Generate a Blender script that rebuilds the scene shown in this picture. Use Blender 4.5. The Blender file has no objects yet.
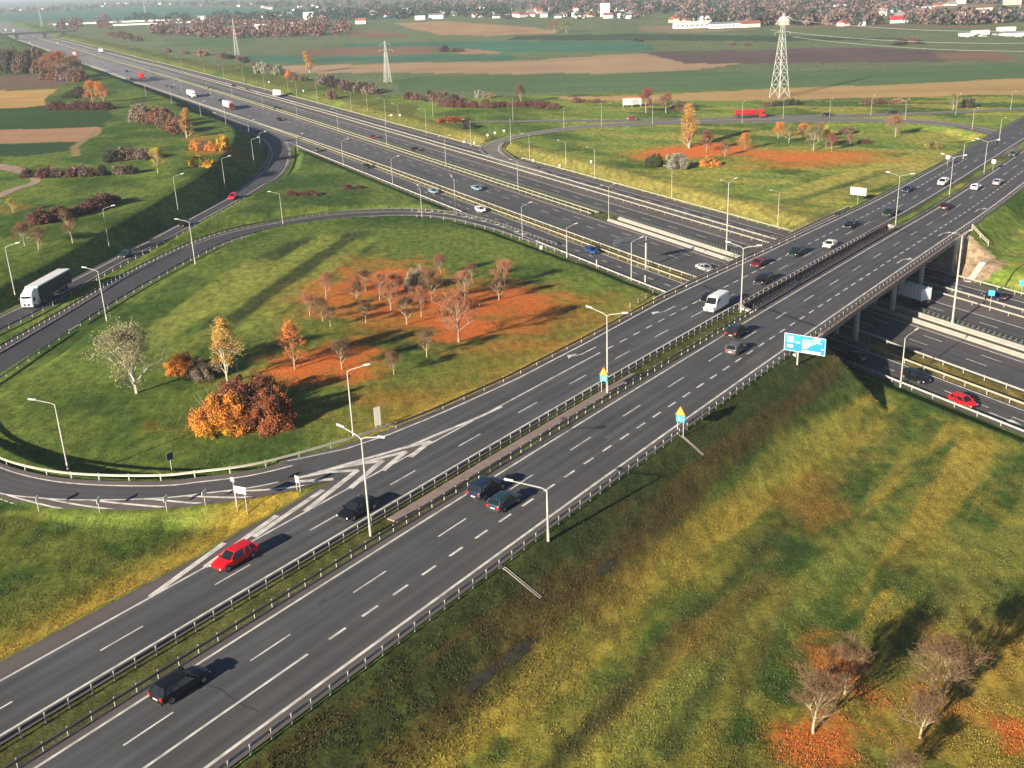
import bpy, math, random
import numpy as np
from mathutils import Vector, Matrix

S = bpy.context.scene
col = S.collection
# ------------------------------------------------------------------ camera
F_PX = 1065.04; PITCH = math.radians(20.953); ROLL = math.radians(-2.2866); CAM_H = 60.51
fwd = np.array([0, math.cos(PITCH), -math.sin(PITCH)]); up0 = np.array([0, math.sin(PITCH), math.cos(PITCH)])
rt0 = np.array([1., 0, 0]); cr, sr = math.cos(ROLL), math.sin(ROLL)
rt = cr*rt0 + sr*up0; up = -sr*rt0 + cr*up0
cd = bpy.data.cameras.new('camera'); cam = bpy.data.objects.new('camera', cd); col.objects.link(cam)
cam.matrix_world = Matrix(((rt[0], up[0], -fwd[0], 0), (rt[1], up[1], -fwd[1], 0), (rt[2], up[2], -fwd[2], CAM_H), (0, 0, 0, 1)))
cd.sensor_width = 36; cd.lens = F_PX*36/1024; cd.clip_start = 1; cd.clip_end = 120000
S.camera = cam
# ------------------------------------------------------------------ light
SUN_AZ = math.radians(41); SUN_EL = math.radians(18)
w = bpy.data.worlds.new('World'); S.world = w; w.use_nodes = True
nt = w.node_tree; bg = nt.nodes['Background']
sky = nt.nodes.new('ShaderNodeTexSky'); sky.sky_type = 'NISHITA'; sky.sun_disc = False
sky.sun_elevation = SUN_EL; sky.sun_rotation = SUN_AZ + math.pi; sky.altitude = 100; sky.dust_density = .3; sky.air_density = .5
nt.links.new(sky.outputs[0], bg.inputs[0]); bg.inputs[1].default_value = 0.05
sl = bpy.data.lights.new('sun', 'SUN'); sl.energy = 5.0; sl.angle = math.radians(0.5); sl.color = (1.0, 0.86, 0.66)
so = bpy.data.objects.new('sun', sl); col.objects.link(so); so.location = (-200, -200, 300)
sd = Vector((math.sin(SUN_AZ)*math.cos(SUN_EL), math.cos(SUN_AZ)*math.cos(SUN_EL), -math.sin(SUN_EL)))
so.rotation_euler = sd.to_track_quat('-Z', 'Y').to_euler()
S.view_settings.view_transform = 'Standard'; S.view_settings.look = 'None'
S.view_settings.exposure = 1.35; S.view_settings.gamma = 1
S.render.engine = 'CYCLES'
S.cycles.volume_bounces = 0; S.cycles.max_bounces = 5; S.cycles.transparent_max_bounces = 6

# ------------------------------------------------------------------ survey frames
R3x3 = np.array([rt, -up, fwd]); CAMP = np.array([0, 0, CAM_H])
def un(x, y, z=0.0):
    d = R3x3.T @ np.array([(x-512)/F_PX, (y-384)/F_PX, 1.0]); t = (z-CAM_H)/d[2]
    return CAMP + t*d
def proj(P):
    q = R3x3 @ (np.array(P, float)-CAMP); return 512+F_PX*q[0]/q[2], 384+F_PX*q[1]/q[2]
A_TH = .6327; UA = np.array([math.sin(A_TH), math.cos(A_TH)]); NA = np.array([UA[1], -UA[0]]); A0 = np.array([-29.072, 62.868])
def zA(s):
    s = np.asarray(s, float); t = np.clip(s, -70, 216)/216.
    z = 9.7147+.6975*t-5.772*t*t+1.5418*t**3
    return z - .55*(1-np.exp(-np.clip(s-216, 0, 1e4)/22))
def A(s, n, dz=0.): p = A0+s*UA+n*NA; return (p[0], p[1], float(zA(s))+dz)
M_TH = 2.6848; UM = np.array([math.sin(M_TH), math.cos(M_TH)]); NM = np.array([UM[1], -UM[0]]); M0 = np.array([66.488, 175.567])
CS = [-6000, -3200, -1680, -1500, -1256, -935, -840, -700, -550, -400, 0]; CV = [60, 28, 23, 19, 14, 9, 6, 4, 1.5, 0, 0]
def cv(s): return np.interp(s, CS, CV)
def M(s, n, z=0.): p = M0+s*UM+(n+float(cv(s)))*NM; return (p[0], p[1], z)
def toA(x, y): d = np.stack([np.asarray(x)-A0[0], np.asarray(y)-A0[1]], -1); return d@UA, d@NA
def toM(x, y):
    d = np.stack([np.asarray(x)-M0[0], np.asarray(y)-M0[1]], -1); s = d@UM; return s, d@NM-cv(s)
def Apx(x, y, dz=0.):
    s = 100.
    for _ in range(40): q = un(x, y, float(zA(s))+dz); s = .5*s+.5*((q[:2]-A0)@UA)
    return s, float((q[:2]-A0)@NA)
def Mpx(x, y, z=0.): q = un(x, y, z); a, b = toM(q[0], q[1]); return float(a), float(b)
def sm(a, b, x): t = np.clip((np.asarray(x, float)-a)/(b-a), 0, 1); return t*t*(3-2*t)

# ------------------------------------------------------------------ numpy value noise
_rs = np.random.RandomState(7); _L = _rs.rand(256, 256)
def vnoise(x, y):
    xi = np.floor(x).astype(int); yi = np.floor(y).astype(int); fx = x-xi; fy = y-yi
    fx = fx*fx*(3-2*fx); fy = fy*fy*(3-2*fy); g = lambda a, b: _L[a % 256, b % 256]
    return (g(xi, yi)*(1-fx)+g(xi+1, yi)*fx)*(1-fy)+(g(xi, yi+1)*(1-fx)+g(xi+1, yi+1)*fx)*fy
def fbm(x, y, o=4):
    r = 0; a = .5; t = 0
    for k in range(o): r = r+a*vnoise(x*2**k+17.3*k, y*2**k+5.1*k); t += a; a *= .55
    return r/t

# ------------------------------------------------------------------ object helpers
def tag(o, label=None, cat=None, group=None, kind=None):
    if label: o['label'] = label
    if cat: o['category'] = cat
    if group: o['group'] = group
    if kind: o['kind'] = kind
    return o
def empty(name, loc=(0, 0, 0), rz=0., **k):
    o = bpy.data.objects.new(name, None); col.objects.link(o); o.location = loc; o.rotation_euler = (0, 0, rz); o.empty_display_size = .5
    return tag(o, **k)
def link(name, me, parent=None, loc=None, rot=None, scale=None, **k):
    o = bpy.data.objects.new(name, me); col.objects.link(o)
    if parent: o.parent = parent
    if loc is not None: o.location = loc
    if rot is not None: o.rotation_euler = rot
    if scale is not None: o.scale = scale
    return tag(o, **k)
class MB:
    def __init__(s): s.v = []; s.f = []; s.m = []; s.uv = None
    def quad(s, a, b, c, d, m=0):
        i = len(s.v); s.v += [tuple(a), tuple(b), tuple(c), tuple(d)]; s.f.append((i, i+1, i+2, i+3)); s.m.append(m)
    def poly(s, pts, m=0):
        i = len(s.v); s.v += [tuple(p) for p in pts]; s.f.append(tuple(range(i, i+len(pts)))); s.m.append(m)
    def box(s, c, d, m=0, rz=0., top=None):
        i = len(s.v); tx, ty = top or (1, 1); ca, sa = math.cos(rz), math.sin(rz)
        for z in (-1, 1):
            for x, y in ((-1, -1), (1, -1), (1, 1), (-1, 1)):
                px = x*d[0]/2*(tx if z > 0 else 1); py = y*d[1]/2*(ty if z > 0 else 1)
                s.v.append((c[0]+px*ca-py*sa, c[1]+px*sa+py*ca, c[2]+z*d[2]/2))
        for q in ((0, 3, 2, 1), (4, 5, 6, 7), (0, 1, 5, 4), (1, 2, 6, 5), (2, 3, 7, 6), (3, 0, 4, 7)): s.f.append(tuple(i+k for k in q)); s.m.append(m)
    def tube(s, p0, p1, r0, r1, n=6, m=0, cap=True):
        p0 = Vector(p0); p1 = Vector(p1); d = (p1-p0)
        if d.length < 1e-6: return
        d.normalize(); a = d.orthogonal().normalized(); b = d.cross(a); i = len(s.v)
        for p, r in ((p0, r0), (p1, r1)):
            for k in range(n): t = 2*math.pi*k/n; s.v.append(tuple(p+a*(r*math.cos(t))+b*(r*math.sin(t))))
        for k in range(n): s.f.append((i+k, i+(k+1) % n, i+n+(k+1) % n, i+n+k)); s.m.append(m)
        if cap: s.f.append(tuple(range(i+n, i+2*n))); s.m.append(m)
    def loft(s, rings, m=0, closed=True, caps=True):
        i = len(s.v); n = len(rings[0])
        for r in rings: s.v += [tuple(p) for p in r]
        for a in range(len(rings)-1):
            for k in range(n if closed else n-1):
                s.f.append((i+a*n+k, i+a*n+(k+1) % n, i+(a+1)*n+(k+1) % n, i+(a+1)*n+k)); s.m.append(m)
        if caps: s.f.append(tuple(range(i+n-1, i-1, -1))); s.f.append(tuple(range(i+(len(rings)-1)*n, i+len(rings)*n))); s.m += [m, m]
    def mesh(s, name, mats, smooth=False):
        me = bpy.data.meshes.new(name); me.from_pydata(s.v, [], s.f)
        for mt in (mats if isinstance(mats, (list, tuple)) else [mats]): me.materials.append(mt)
        me.polygons.foreach_set('material_index', s.m)
        if smooth: me.polygons.foreach_set('use_smooth', [True]*len(s.f))
        if s.uv is not None:
            ul = me.uv_layers.new(name='UVMap'); a = np.array(s.uv, float); li = np.zeros(len(me.loops), int); me.loops.foreach_get('vertex_index', li)
            ul.data.foreach_set('uv', a[li].ravel())
        me.update(); return me

# ------------------------------------------------------------------ materials
MATS = {}
def N(nt, t, **k):
    n = nt.nodes.new(t)
    for a, b in k.items(): setattr(n, a, b)
    return n
def mat(name, rgb, rough=.6, metal=0., noise=0., nscale=4., emit=None, spec=None, island=0., coord='Object'):
    if name in MATS: return MATS[name]
    m = bpy.data.materials.new(name); m.use_nodes = True; t = m.node_tree; b = t.nodes['Principled BSDF']
    b.inputs['Roughness'].default_value = rough; b.inputs['Metallic'].default_value = metal
    b.inputs['Base Color'].default_value = (*rgb, 1)
    if spec is not None: b.inputs['Specular IOR Level'].default_value = spec
    if noise or island:
        mx = N(t, 'ShaderNodeMix', data_type='RGBA', blend_type='MULTIPLY'); mx.inputs[0].default_value = 1; mx.inputs['A'].default_value = (*rgb, 1)
        rp = N(t, 'ShaderNodeMapRange')
        if island:
            g = N(t, 'ShaderNodeNewGeometry'); t.links.new(g.outputs['Random Per Island'], rp.inputs[0]); rp.inputs[3].default_value = 1-island; rp.inputs[4].default_value = 1+island
        else:
            tc = N(t, 'ShaderNodeTexCoord'); nz = N(t, 'ShaderNodeTexNoise'); nz.inputs['Scale'].default_value = nscale; nz.inputs['Detail'].default_value = 5
            t.links.new(tc.outputs[coord], nz.inputs['Vector']); t.links.new(nz.outputs[0], rp.inputs[0])
            rp.inputs[1].default_value = .3; rp.inputs[2].default_value = .7; rp.inputs[3].default_value = 1-noise; rp.inputs[4].default_value = 1+noise
        t.links.new(rp.outputs[0], mx.inputs['B']); t.links.new(mx.outputs['Result'], b.inputs['Base Color'])
    MATS[name] = m; return m
def asphalt(name, rgb, streak=.27, lane=3.3, off=0., far_haze=0):
    m = bpy.data.materials.new(name); m.use_nodes = True; t = m.node_tree; b = t.nodes['Principled BSDF']; L = t.links.new
    b.inputs['Roughness'].default_value = .75; b.inputs['Specular IOR Level'].default_value = .35
    uv = N(t, 'ShaderNodeUVMap'); uv.uv_map = 'UVMap'
    mp = N(t, 'ShaderNodeMapping'); mp.inputs['Scale'].default_value = (1.1, .022, 1); L(uv.outputs[0], mp.inputs[0])
    n1 = N(t, 'ShaderNodeTexNoise'); n1.inputs['Scale'].default_value = 1.; n1.inputs['Detail'].default_value = 4; L(mp.outputs[0], n1.inputs['Vector'])
    n2 = N(t, 'ShaderNodeTexNoise'); n2.inputs['Scale'].default_value = .12; n2.inputs['Detail'].default_value = 5; L(uv.outputs[0], n2.inputs['Vector'])
    n3 = N(t, 'ShaderNodeTexNoise'); n3.inputs['Scale'].default_value = 9; n3.inputs['Detail'].default_value = 3; L(uv.outputs[0], n3.inputs['Vector'])
    # wheel tracks: two darker bands in every lane
    sx = N(t, 'ShaderNodeSeparateXYZ'); L(uv.outputs[0], sx.inputs[0])
    ad = N(t, 'ShaderNodeMath', operation='ADD'); ad.inputs[1].default_value = off; L(sx.outputs[0], ad.inputs[0])
    mu = N(t, 'ShaderNodeMath', operation='MULTIPLY'); mu.inputs[1].default_value = 4*math.pi/lane; L(ad.outputs[0], mu.inputs[0])
    co = N(t, 'ShaderNodeMath', operation='COSINE'); L(mu.outputs[0], co.inputs[0])
    acc = None
    for src, lo, hi, fmin, fmax in ((n1.outputs[0], 1-streak, 1+streak, .3, .7), (n2.outputs[0], .86, 1.14, .3, .7), (n3.outputs[0], .92, 1.08, .3, .7), (co.outputs[0], .94, 1.06, -1, 1)):
        r = N(t, 'ShaderNodeMapRange'); r.inputs[1].default_value = fmin; r.inputs[2].default_value = fmax; r.inputs[3].default_value = lo; r.inputs[4].default_value = hi; L(src, r.inputs[0])
        if acc is None: acc = r.outputs[0]
        else:
            q = N(t, 'ShaderNodeMath', operation='MULTIPLY'); L(acc, q.inputs[0]); L(r.outputs[0], q.inputs[1]); acc = q.outputs[0]
    mx = N(t, 'ShaderNodeMix', data_type='RGBA', blend_type='MULTIPLY'); mx.inputs[0].default_value = 1; mx.inputs['A'].default_value = (*rgb, 1)
    if far_haze:  # paler with distance: haze partly painted into the asphalt colour
        r = N(t, 'ShaderNodeMapRange'); r.inputs[1].default_value = -150; r.inputs[2].default_value = -900; r.inputs[3].default_value = 1.; r.inputs[4].default_value = far_haze; L(sx.outputs[1], r.inputs[0]); q = N(t, 'ShaderNodeMath', operation='MULTIPLY'); L(acc, q.inputs[0]); L(r.outputs[0], q.inputs[1]); acc = q.outputs[0]
    L(acc, mx.inputs['B']); L(mx.outputs['Result'], b.inputs['Base Color']); return m
ASPH = asphalt('asphalt_dark', (.074, .077, .084)); ASPH2 = asphalt('asphalt_mauve', (.088, .078, .082), .14, far_haze=2.0); ASPHM = asphalt('asphalt_motorway', (.074, .074, .078), far_haze=2.8); ASPH3 = asphalt('asphalt_pale', (.074, .074, .078), .2)
SHLD = asphalt('shoulder_pinkish', (.108, .094, .092), .1); RAMPM = asphalt('asphalt_ramp', (.062, .062, .070), .1)
def mk_paint():
    m = mat('road_paint', (.62, .62, .60), .7)
    t = m.node_tree; b = t.nodes['Principled BSDF']; g = N(t, 'ShaderNodeNewGeometry'); nz = N(t, 'ShaderNodeTexNoise'); nz.inputs['Scale'].default_value = .9; nz.inputs['Detail'].default_value = 6
    t.links.new(g.outputs['Position'], nz.inputs['Vector']); cr_ = N(t, 'ShaderNodeValToRGB'); cr_.color_ramp.elements[0].position = .3; cr_.color_ramp.elements[0].color = (.36, .35, .34, 1)
    cr_.color_ramp.elements[1].position = .62; cr_.color_ramp.elements[1].color = (.68, .67, .64, 1)
    t.links.new(nz.outputs[0], cr_.inputs[0]); t.links.new(cr_.outputs[0], b.inputs['Base Color']); return m
PAINT = mk_paint()
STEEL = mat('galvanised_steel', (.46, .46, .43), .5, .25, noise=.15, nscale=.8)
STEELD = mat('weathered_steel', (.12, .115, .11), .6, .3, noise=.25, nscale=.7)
POLE = mat('galvanised_pole', (.36, .36, .33), .5, .1)
CONC = mat('concrete', (.40, .385, .35), .85, noise=.15, nscale=.5)
CONCD = mat('concrete_weathered', (.26, .24, .22), .9, noise=.2, nscale=.4)
PINK = mat('pink_paving', (.22, .17, .15), .9, noise=.15, nscale=1.2)
# ================================================================== ROADS
RAMPF = asphalt('asphalt_far_pale', (.15, .145, .135), .1); SHLDF = asphalt('shoulder_pale', (.22, .20, .17), .1)  # paler asphalt and shoulder for the far roads
S_NEAR, S_FAR, SK = 120.5, 195.5, -.52          # deck ends along the overpass, skewed like the motorway
def catmull(P, n=8):
    P = np.array(P, float); out = []
    Q = np.vstack([2*P[0]-P[1], P, 2*P[-1]-P[-2]])
    for i in range(1, len(Q)-2):
        p0, p1, p2, p3 = Q[i-1], Q[i], Q[i+1], Q[i+2]
        for k in range(n):
            t = k/n; out.append(.5*((2*p1)+(-p0+p2)*t+(2*p0-5*p1+4*p2-p3)*t*t+(-p0+3*p1-3*p2+p3)*t**3))
    out.append(Q[-2]); return np.array(out)
def wpt(px, py, z):
    if z == 'A':
        s, n = Apx(px, py); return np.array(A(s, n, -.035))
    return un(px, py, z)
def pxramp(pairs, n=8):
    a = [wpt(p[0], p[1], p[4]) for p in pairs]; b = [wpt(p[2], p[3], p[4]) for p in pairs]
    return catmull(a, n), catmull(b, n)
RL = pxramp([(500, 386, 500, 405, 'A'), (440, 414, 450, 426, 'A'), (381, 437.8, 392, 447, 'A'), (320, 457, 330, 469, 'A'), (256, 474, 262, 486, 9.5), (200, 481.5, 203, 494, 9.1),
 (160, 485.3, 160, 498.6, 8.7), (94, 484.4, 94, 500.5, 8.1), (44, 479.2, 40, 498.5, 7.6), (0, 467, -8, 491.5, 7.1), (-32, 448, -52, 470, 6.5), (-47, 424, -80, 428, 6.0), (-33, 401, -60, 386, 5.5),
 (0, 377.7, -12, 359, 4.9), (78, 325, 68, 312, 3.9), (151.6, 280, 140, 269.8, 3.1), (225, 242.8, 215, 237, 2.3), (290, 226, 286, 221.5, 1.6), (356, 218, 356, 212.8, 1.0), (431, 217, 433, 213, .5), (485, 227, 487, 222.6, .12), (540, 245.3, 540, 241, -.04), (588, 263.4, 588, 259, -.05)])
RO = pxramp([(205, 117.5, 216, 116, -.05), (228.8, 126.9, 240, 124.6, -.04), (247.5, 132.3, 262, 131, .0), (260, 137.8, 277, 137, .05), (269.4, 145.6, 286, 145, .1), (271.7, 157, 288, 158, .3), (263, 172, 281, 174, .6), (244, 187, 260, 187, .9),
 (225, 200, 240, 199, 1.2), (178, 225.6, 191, 226, 1.9), (100, 267, 112, 267.8, 2.8), (29, 303, 40, 309.5, 3.5), (-45, 340, -38, 349, 4.4), (-110, 376, -104, 388, 5.2)])
R3 = pxramp([(640, 207, 646, 204, -.05), (600, 194, 605, 190.5, -.05), (560, 182.5, 565, 179, -.05), (522, 170.5, 533.8, 169.2, .05), (499, 160.5, 511, 160.3, .2), (486, 153, 500, 152.2, .5), (483, 148, 498.5, 148.5, .8), (488.5, 143.5, 500.5, 145.2, 1.1),
 (504, 138.2, 508, 140.8, 1.5), (527.5, 133, 530, 135.3, 2.1), (572.8, 126.7, 575, 129, 2.9), (600, 124.4, 601, 127, 3.1), (637, 122.5, 637, 125, 3.3), (700, 120.5, 700, 123.3, 3.4), (768, 119.2, 768, 122.3, 3.5), (830, 118.8, 830, 121.6, 3.7),
 (893, 119.2, 893, 122, 4.0), (943, 122, 940, 125, 4.4), (976, 126.7, 968, 129.5, 4.8), (1000, 132, 988, 134, 5.2), (1012, 137.5, 997.5, 138.5, 5.4), (1016, 144, 1001, 144, 5.5), (1008, 151, 996, 150.5, 'A'), (985, 161, 978, 158, 'A')])
R4 = pxramp([(470, 121.2, 470, 122.3, 3.0), (544, 120.2, 544, 121.6, 3.2), (600, 119.8, 600, 121.4, 3.2), (700, 118.0, 700, 120.2, 3.3), (768, 116.2, 768, 118.7, 3.3), (830, 114.8, 830, 117.2, 3.4), (893, 113.0, 893, 115.4, 3.5), (955, 111, 955, 113.1, 3.6), (1024, 107.5, 1024, 109.7, 3.6), (1160, 99, 1160, 101.5, 3.6)])
TRK = pxramp([(-30, 165, -30, 172, 5.5), (0, 169, 0, 175, 5.5), (22, 173, 18, 179, 5.5), (38, 182, 30, 183.5, 5.5), (41, 188, 31, 188.5, 5.5), (22, 194.5, 14, 193.5, 5.5), (4, 203, -2, 200, 5.5), (-30, 216, -30, 212, 5.5)])
RAMPS = [('loop_ramp', RL, 1.2, 2.6), ('exit_ramp', RO, 1.3, 1.3), ('far_loop_ramp', R3, 1.2, 1.2), ('country_road', R4, .4, .4)]

def nL_gore(s):   # left pavement edge of the overpass
    return np.interp(s, GX, GY)
gpts = [Apx(*p) for p in [(0, 662), (60, 630), (160, 577), (193.6, 560), (225.6, 540), (275.6, 513.4), (313, 490)]]
opts = [Apx(*p) for p in [(335, 452.5), (350, 447.5), (381, 437.8), (440, 414), (512, 381.5), (590, 341), (667, 299), (768, 252), (893, 192)]]
tipA = Apx(334.8, 478.8)
GX = [-120, gpts[0][0]]+[p[0] for p in gpts[1:]]+[tipA[0], tipA[0]+.4]+[p[0] for p in opts]+[300, 900]
GY = [gpts[0][1], gpts[0][1]]+[p[1] for p in gpts[1:]]+[tipA[1], -27.3]+[p[1]-1.2 for p in opts]+[-19.4, -19.4]
o_ = np.argsort(GX); GX = np.array(GX)[o_]; GY = np.array(GY)[o_]

# ------------------------------------------------------------------ ground height
def poly_dist(x, y, C3, half):
    d = np.full(x.shape, 1e9); z = np.zeros(x.shape)
    lo = C3[:, :2].min(0)-60; hi = C3[:, :2].max(0)+60
    idx = np.where((x > lo[0]) & (x < hi[0]) & (y > lo[1]) & (y < hi[1]))[0]
    xs, ys = x[idx], y[idx]; dd = np.full(xs.shape, 1e9); zz = np.zeros(xs.shape)
    for i in range(len(C3)-1):
        a, b = C3[i], C3[i+1]; v = b[:2]-a[:2]; L = v@v
        if L < 1e-9: continue
        t = np.clip(((xs-a[0])*v[0]+(ys-a[1])*v[1])/L, 0, 1); hw = half[i]+(half[i+1]-half[i])*t
        q = np.hypot(xs-a[0]-t*v[0], ys-a[1]-t*v[1])-hw; k = q < dd; dd[k] = q[k]; zz[k] = (a[2]+(b[2]-a[2])*t)[k]
    d[idx] = dd; z[idx] = zz; return d, z
RC = []
for nm, (a, b), e0, e1 in RAMPS:
    u_ = (b-a)[:, :2]; w_ = np.hypot(u_[:, 0], u_[:, 1]); un_ = u_/np.maximum(w_, 1e-6)[:, None]
    c = (a+b)/2; c[:, :2] += un_*((e1-e0)/2)[None] if False else un_*((e1-e0)/2)
    RC.append((c, w_/2+(e0+e1)/2))
ROx = RO[0][:, 0]; ROy = RO[0][:, 1]
_o = np.argsort(ROy)
def leftmask(x, y):
    s, n = toM(x, y); rx = np.interp(y, ROy[_o], ROx[_o])
    a = sm(2, 14, rx-x); b = sm(26, 38, n)
    return np.where(y < 430, a, np.where(y > 480, b, np.minimum(a, b)*0+np.maximum(0, a*(480-y)/50+b*(y-430)/50)))
_to = RL[1][22:92]; _tx, _ty = _to[:, 0], _to[:, 1]; _to2 = np.argsort(_tx); _tx, _ty = _tx[_to2], _ty[_to2]
def trimask(x, y):
    sa, na = toA(x, y); return sm(-16.5, -19, na)*sm(44, 38, sa)*sm(0., 1.5, np.interp(x, _tx, _ty)-y)*(x > -220)
def ground(x, y, full=True):
    x = np.atleast_1d(np.asarray(x, float)); y = np.atleast_1d(np.asarray(y, float)); sh = x.shape; x = x.ravel(); y = y.ravel()
    s, n = toM(x, y); sa, na = toA(x, y)
    near = 1.3+4.0*sm(22, 110, n); lm = leftmask(x, y)
    near = near+lm*(7.2-4.6*sm(-500, -1100, s)-near)
    near = near+trimask(x, y)*(8.3-.02*np.clip(-x-30, 0, 60)-near)*.85
    far = 2.3+.8*sm(-40, -120, n)
    b = np.where(n > -8, near, far)
    b = b*(1-sm(1400, 2600, y))+3*sm(1400, 2600, y)
    # ground between the exit ramp, the loop and the motorway
    b = b+.35*(fbm(x/23, y/31, 3)-.5)*sm(0, 30, np.abs(n)-20)
    k1 = .56
    nl = nL_gore(sa)-.5; dn = np.maximum(0, np.maximum(nl-na, na-8.9)); inside = (na > nl-.3) & (na < 9.3)
    z_ = zA(sa)-.14
    en = np.maximum(0, sa-(S_NEAR-.8+SK*na)); ef = np.maximum(0, (S_FAR+1.3+SK*na)-sa); ef2 = np.maximum(0, (S_FAR+9.5+SK*na)-sa)
    LA = np.maximum(z_-k1*dn-np.where(inside, 5, .72)*en, z_-k1*dn-np.where(inside, 5*ef, .72*ef2))
    onA = (dn <= .01) & ((en <= 0) | (ef <= 0))
    lo = LA.copy(); hi = np.full(x.shape, 99.)
    for (c, hw), (nm, _, e0, e1) in zip(RC, RAMPS):
        d, z = poly_dist(x, y, c, hw); d = np.maximum(0, d-.5)
        lo = np.where(d < 60, np.maximum(lo, z-.14-k1*d), lo); hi = np.where(d < 60, np.minimum(hi, z-.14+.72*np.maximum(0, d-.6)), hi)
    h = np.minimum(np.maximum(b, lo), hi)
    h = np.where(onA, z_, h)
    dm = np.maximum(0, np.maximum(-36.6-n, n-np.interp(s, [-400, -190, -50, -20, 0], [21., 20.6, 19.7, 18.7, 18.0]))); him = -.12+.45*np.maximum(0, dm-.8)
    h = np.where(dm < 60, np.minimum(h, np.maximum(him, LA)), h)
    h = np.where(dm <= .8, -.12, h)
    return h.reshape(sh)
def gz(x, y): return float(ground(np.array([x]), np.array([y]))[0])
def gpx(px, py, z0=2.):
    """the point of the ground seen at survey pixel (px, py): march the ray until it meets the ground"""
    d = R3x3.T @ np.array([(px-512)/F_PX, (py-384)/F_PX, 1.0]); d = d/-d[2]
    hs = np.linspace(14, -1.5, 156); P = CAMP[None]+d[None]*(CAM_H-hs)[:, None]
    g = ground(P[:, 0], P[:, 1]); k = np.argmax(hs <= g)
    if k == 0: k = len(hs)-1
    a0, a1 = hs[k-1]-g[k-1], hs[k]-g[k]; t = a0/(a0-a1) if a0 != a1 else 0
    h = hs[k-1]+(hs[k]-hs[k-1])*t; p = CAMP+d*(CAM_H-h); return np.array([p[0], p[1], h])

def ribbon(name, fr, ss, breaks, mats, strip_m, dz=0., label=None):
    """fr(s,n)->xyz; breaks: list of numbers/functions of s across; strip_m: material index per strip"""
    mb = MB(); mb.uv = []; nb = len(breaks)
    for s in ss:
        for b in breaks:
            n = b(s) if callable(b) else b; p = fr(s, n); mb.v.append((p[0], p[1], p[2]+dz)); mb.uv.append((n, s))
    for i in range(len(ss)-1):
        for j in range(nb-1):
            a = i*nb+j; mb.f.append((a, a+1, a+nb+1, a+nb)); mb.m.append(strip_m[j])
    return link(name, mb.mesh(name, mats), kind='structure')
sA = np.concatenate([np.arange(-75, 30, 3.), np.arange(30, 44, .5), np.arange(44, 260, 3.), np.arange(260, 1400, 20.)])
ribbon('overpass_carriageway', A, sA, [-4.5, -3.3, 0, 3.3, 6.9, 8.35], [ASPH, ASPH3, SHLD], [2, 0, 0, 1, 2])
sT = GX[np.argmax(np.diff(GY) < -4)]
ribbon('overpass_carriageway', A, np.append(sA[sA < sT], sT), [lambda s: min(float(nL_gore(s)), -16.2), -15.2, -11.7, -8.7, -7.75], [ASPH, ASPH3, SHLD], [2, 0, 0, 2])
ribbon('overpass_carriageway', A, np.insert(sA[sA > sT+.4], 0, [sT+.01, sT+.4]), [lambda s: float(nL_gore(max(s, sT+.4))), lambda s: float(nL_gore(max(s, sT+.4)))+1.25, -15.2, -11.7, -8.7, -7.75], [ASPH, ASPH3, SHLD], [2, 0, 0, 0, 2])
for nm, (a, b), e0, e1 in RAMPS+[('dirt_track', TRK, .0, .0)]:
    u_ = b-a; wd = np.maximum(np.hypot(u_[:, 0], u_[:, 1]), .1); un_ = u_/wd[:, None]; un_[:, 2] = 0
    a2 = a-un_*e0; b2 = b+un_*e1; s_ = np.concatenate([[0], np.cumsum(np.hypot(*np.diff(((a+b)/2)[:, :2], axis=0).T))])
    mb = MB(); mb.uv = []
    for i in range(len(a)):
        for p, n in ((a2[i], -e0), (a[i], 0), (b[i], wd[i]), (b2[i], wd[i]+e1)):
            z = p[2]
            if nm == 'dirt_track': z = gz(p[0], p[1])+.06
            mb.v.append((p[0], p[1], z)); mb.uv.append((n, s_[i]))
    for i in range(len(a)-1):
        for j in range(3): k = i*4+j; mb.f.append((k, k+1, k+5, k+4)); mb.m.append((1, 0, 1)[j])
    if nm == 'dirt_track': ms = [mat('dirt', (.30, .21, .15), .95, noise=.2, nscale=.2)]*2
    else: ms = [RAMPF, SHLDF] if nm in ('far_loop_ramp', 'country_road') else [RAMPM, SHLD]
    link(nm, mb.mesh(nm, ms), kind='structure')
# motorway pavement
def nout(s): return float(np.interp(s, [-400, -190, -50, -20, 0], [20.3, 19.9, 19.0, 18.0, 17.3]))
def nedge(s): return float(np.interp(s, [-6000, -620, -430, -314, -224, -60, -15, 0, 200], [17.8, 17.8, 13.5, 9.3, 7.4, 5.9, 3.8, 3.3, 3.3]))
def ncd(s): return float(np.interp(s, [-620, -430, -300, -200, -60, -15, 200], [18.4, 15.8, 13.6, 12.6, 11.6, 10.5, 10.3]))
def ncdo(s): return float(np.interp(s, [-400, -190, -50, -20, 0, 200], [19.4, 18.9, 18., 17.2, 16.5, 16.4]))
sM = np.concatenate([np.arange(-6000, -1800, 100.), np.arange(-1800, -600, 30.), np.arange(-600, 200, 10.), np.arange(200, 1500, 60.)])
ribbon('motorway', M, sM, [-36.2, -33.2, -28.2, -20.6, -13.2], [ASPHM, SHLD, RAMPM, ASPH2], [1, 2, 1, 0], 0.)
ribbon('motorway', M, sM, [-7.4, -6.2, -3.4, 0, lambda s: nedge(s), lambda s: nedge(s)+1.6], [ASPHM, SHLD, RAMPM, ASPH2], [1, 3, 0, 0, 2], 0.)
ribbon('collector_road', M, sM, [lambda s: max(ncd(s)-.5, nedge(s)+1.7), lambda s: ncdo(s), lambda s: nout(s)+.4], [ASPHM, SHLD, RAMPM], [0, 1], .004)
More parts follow.
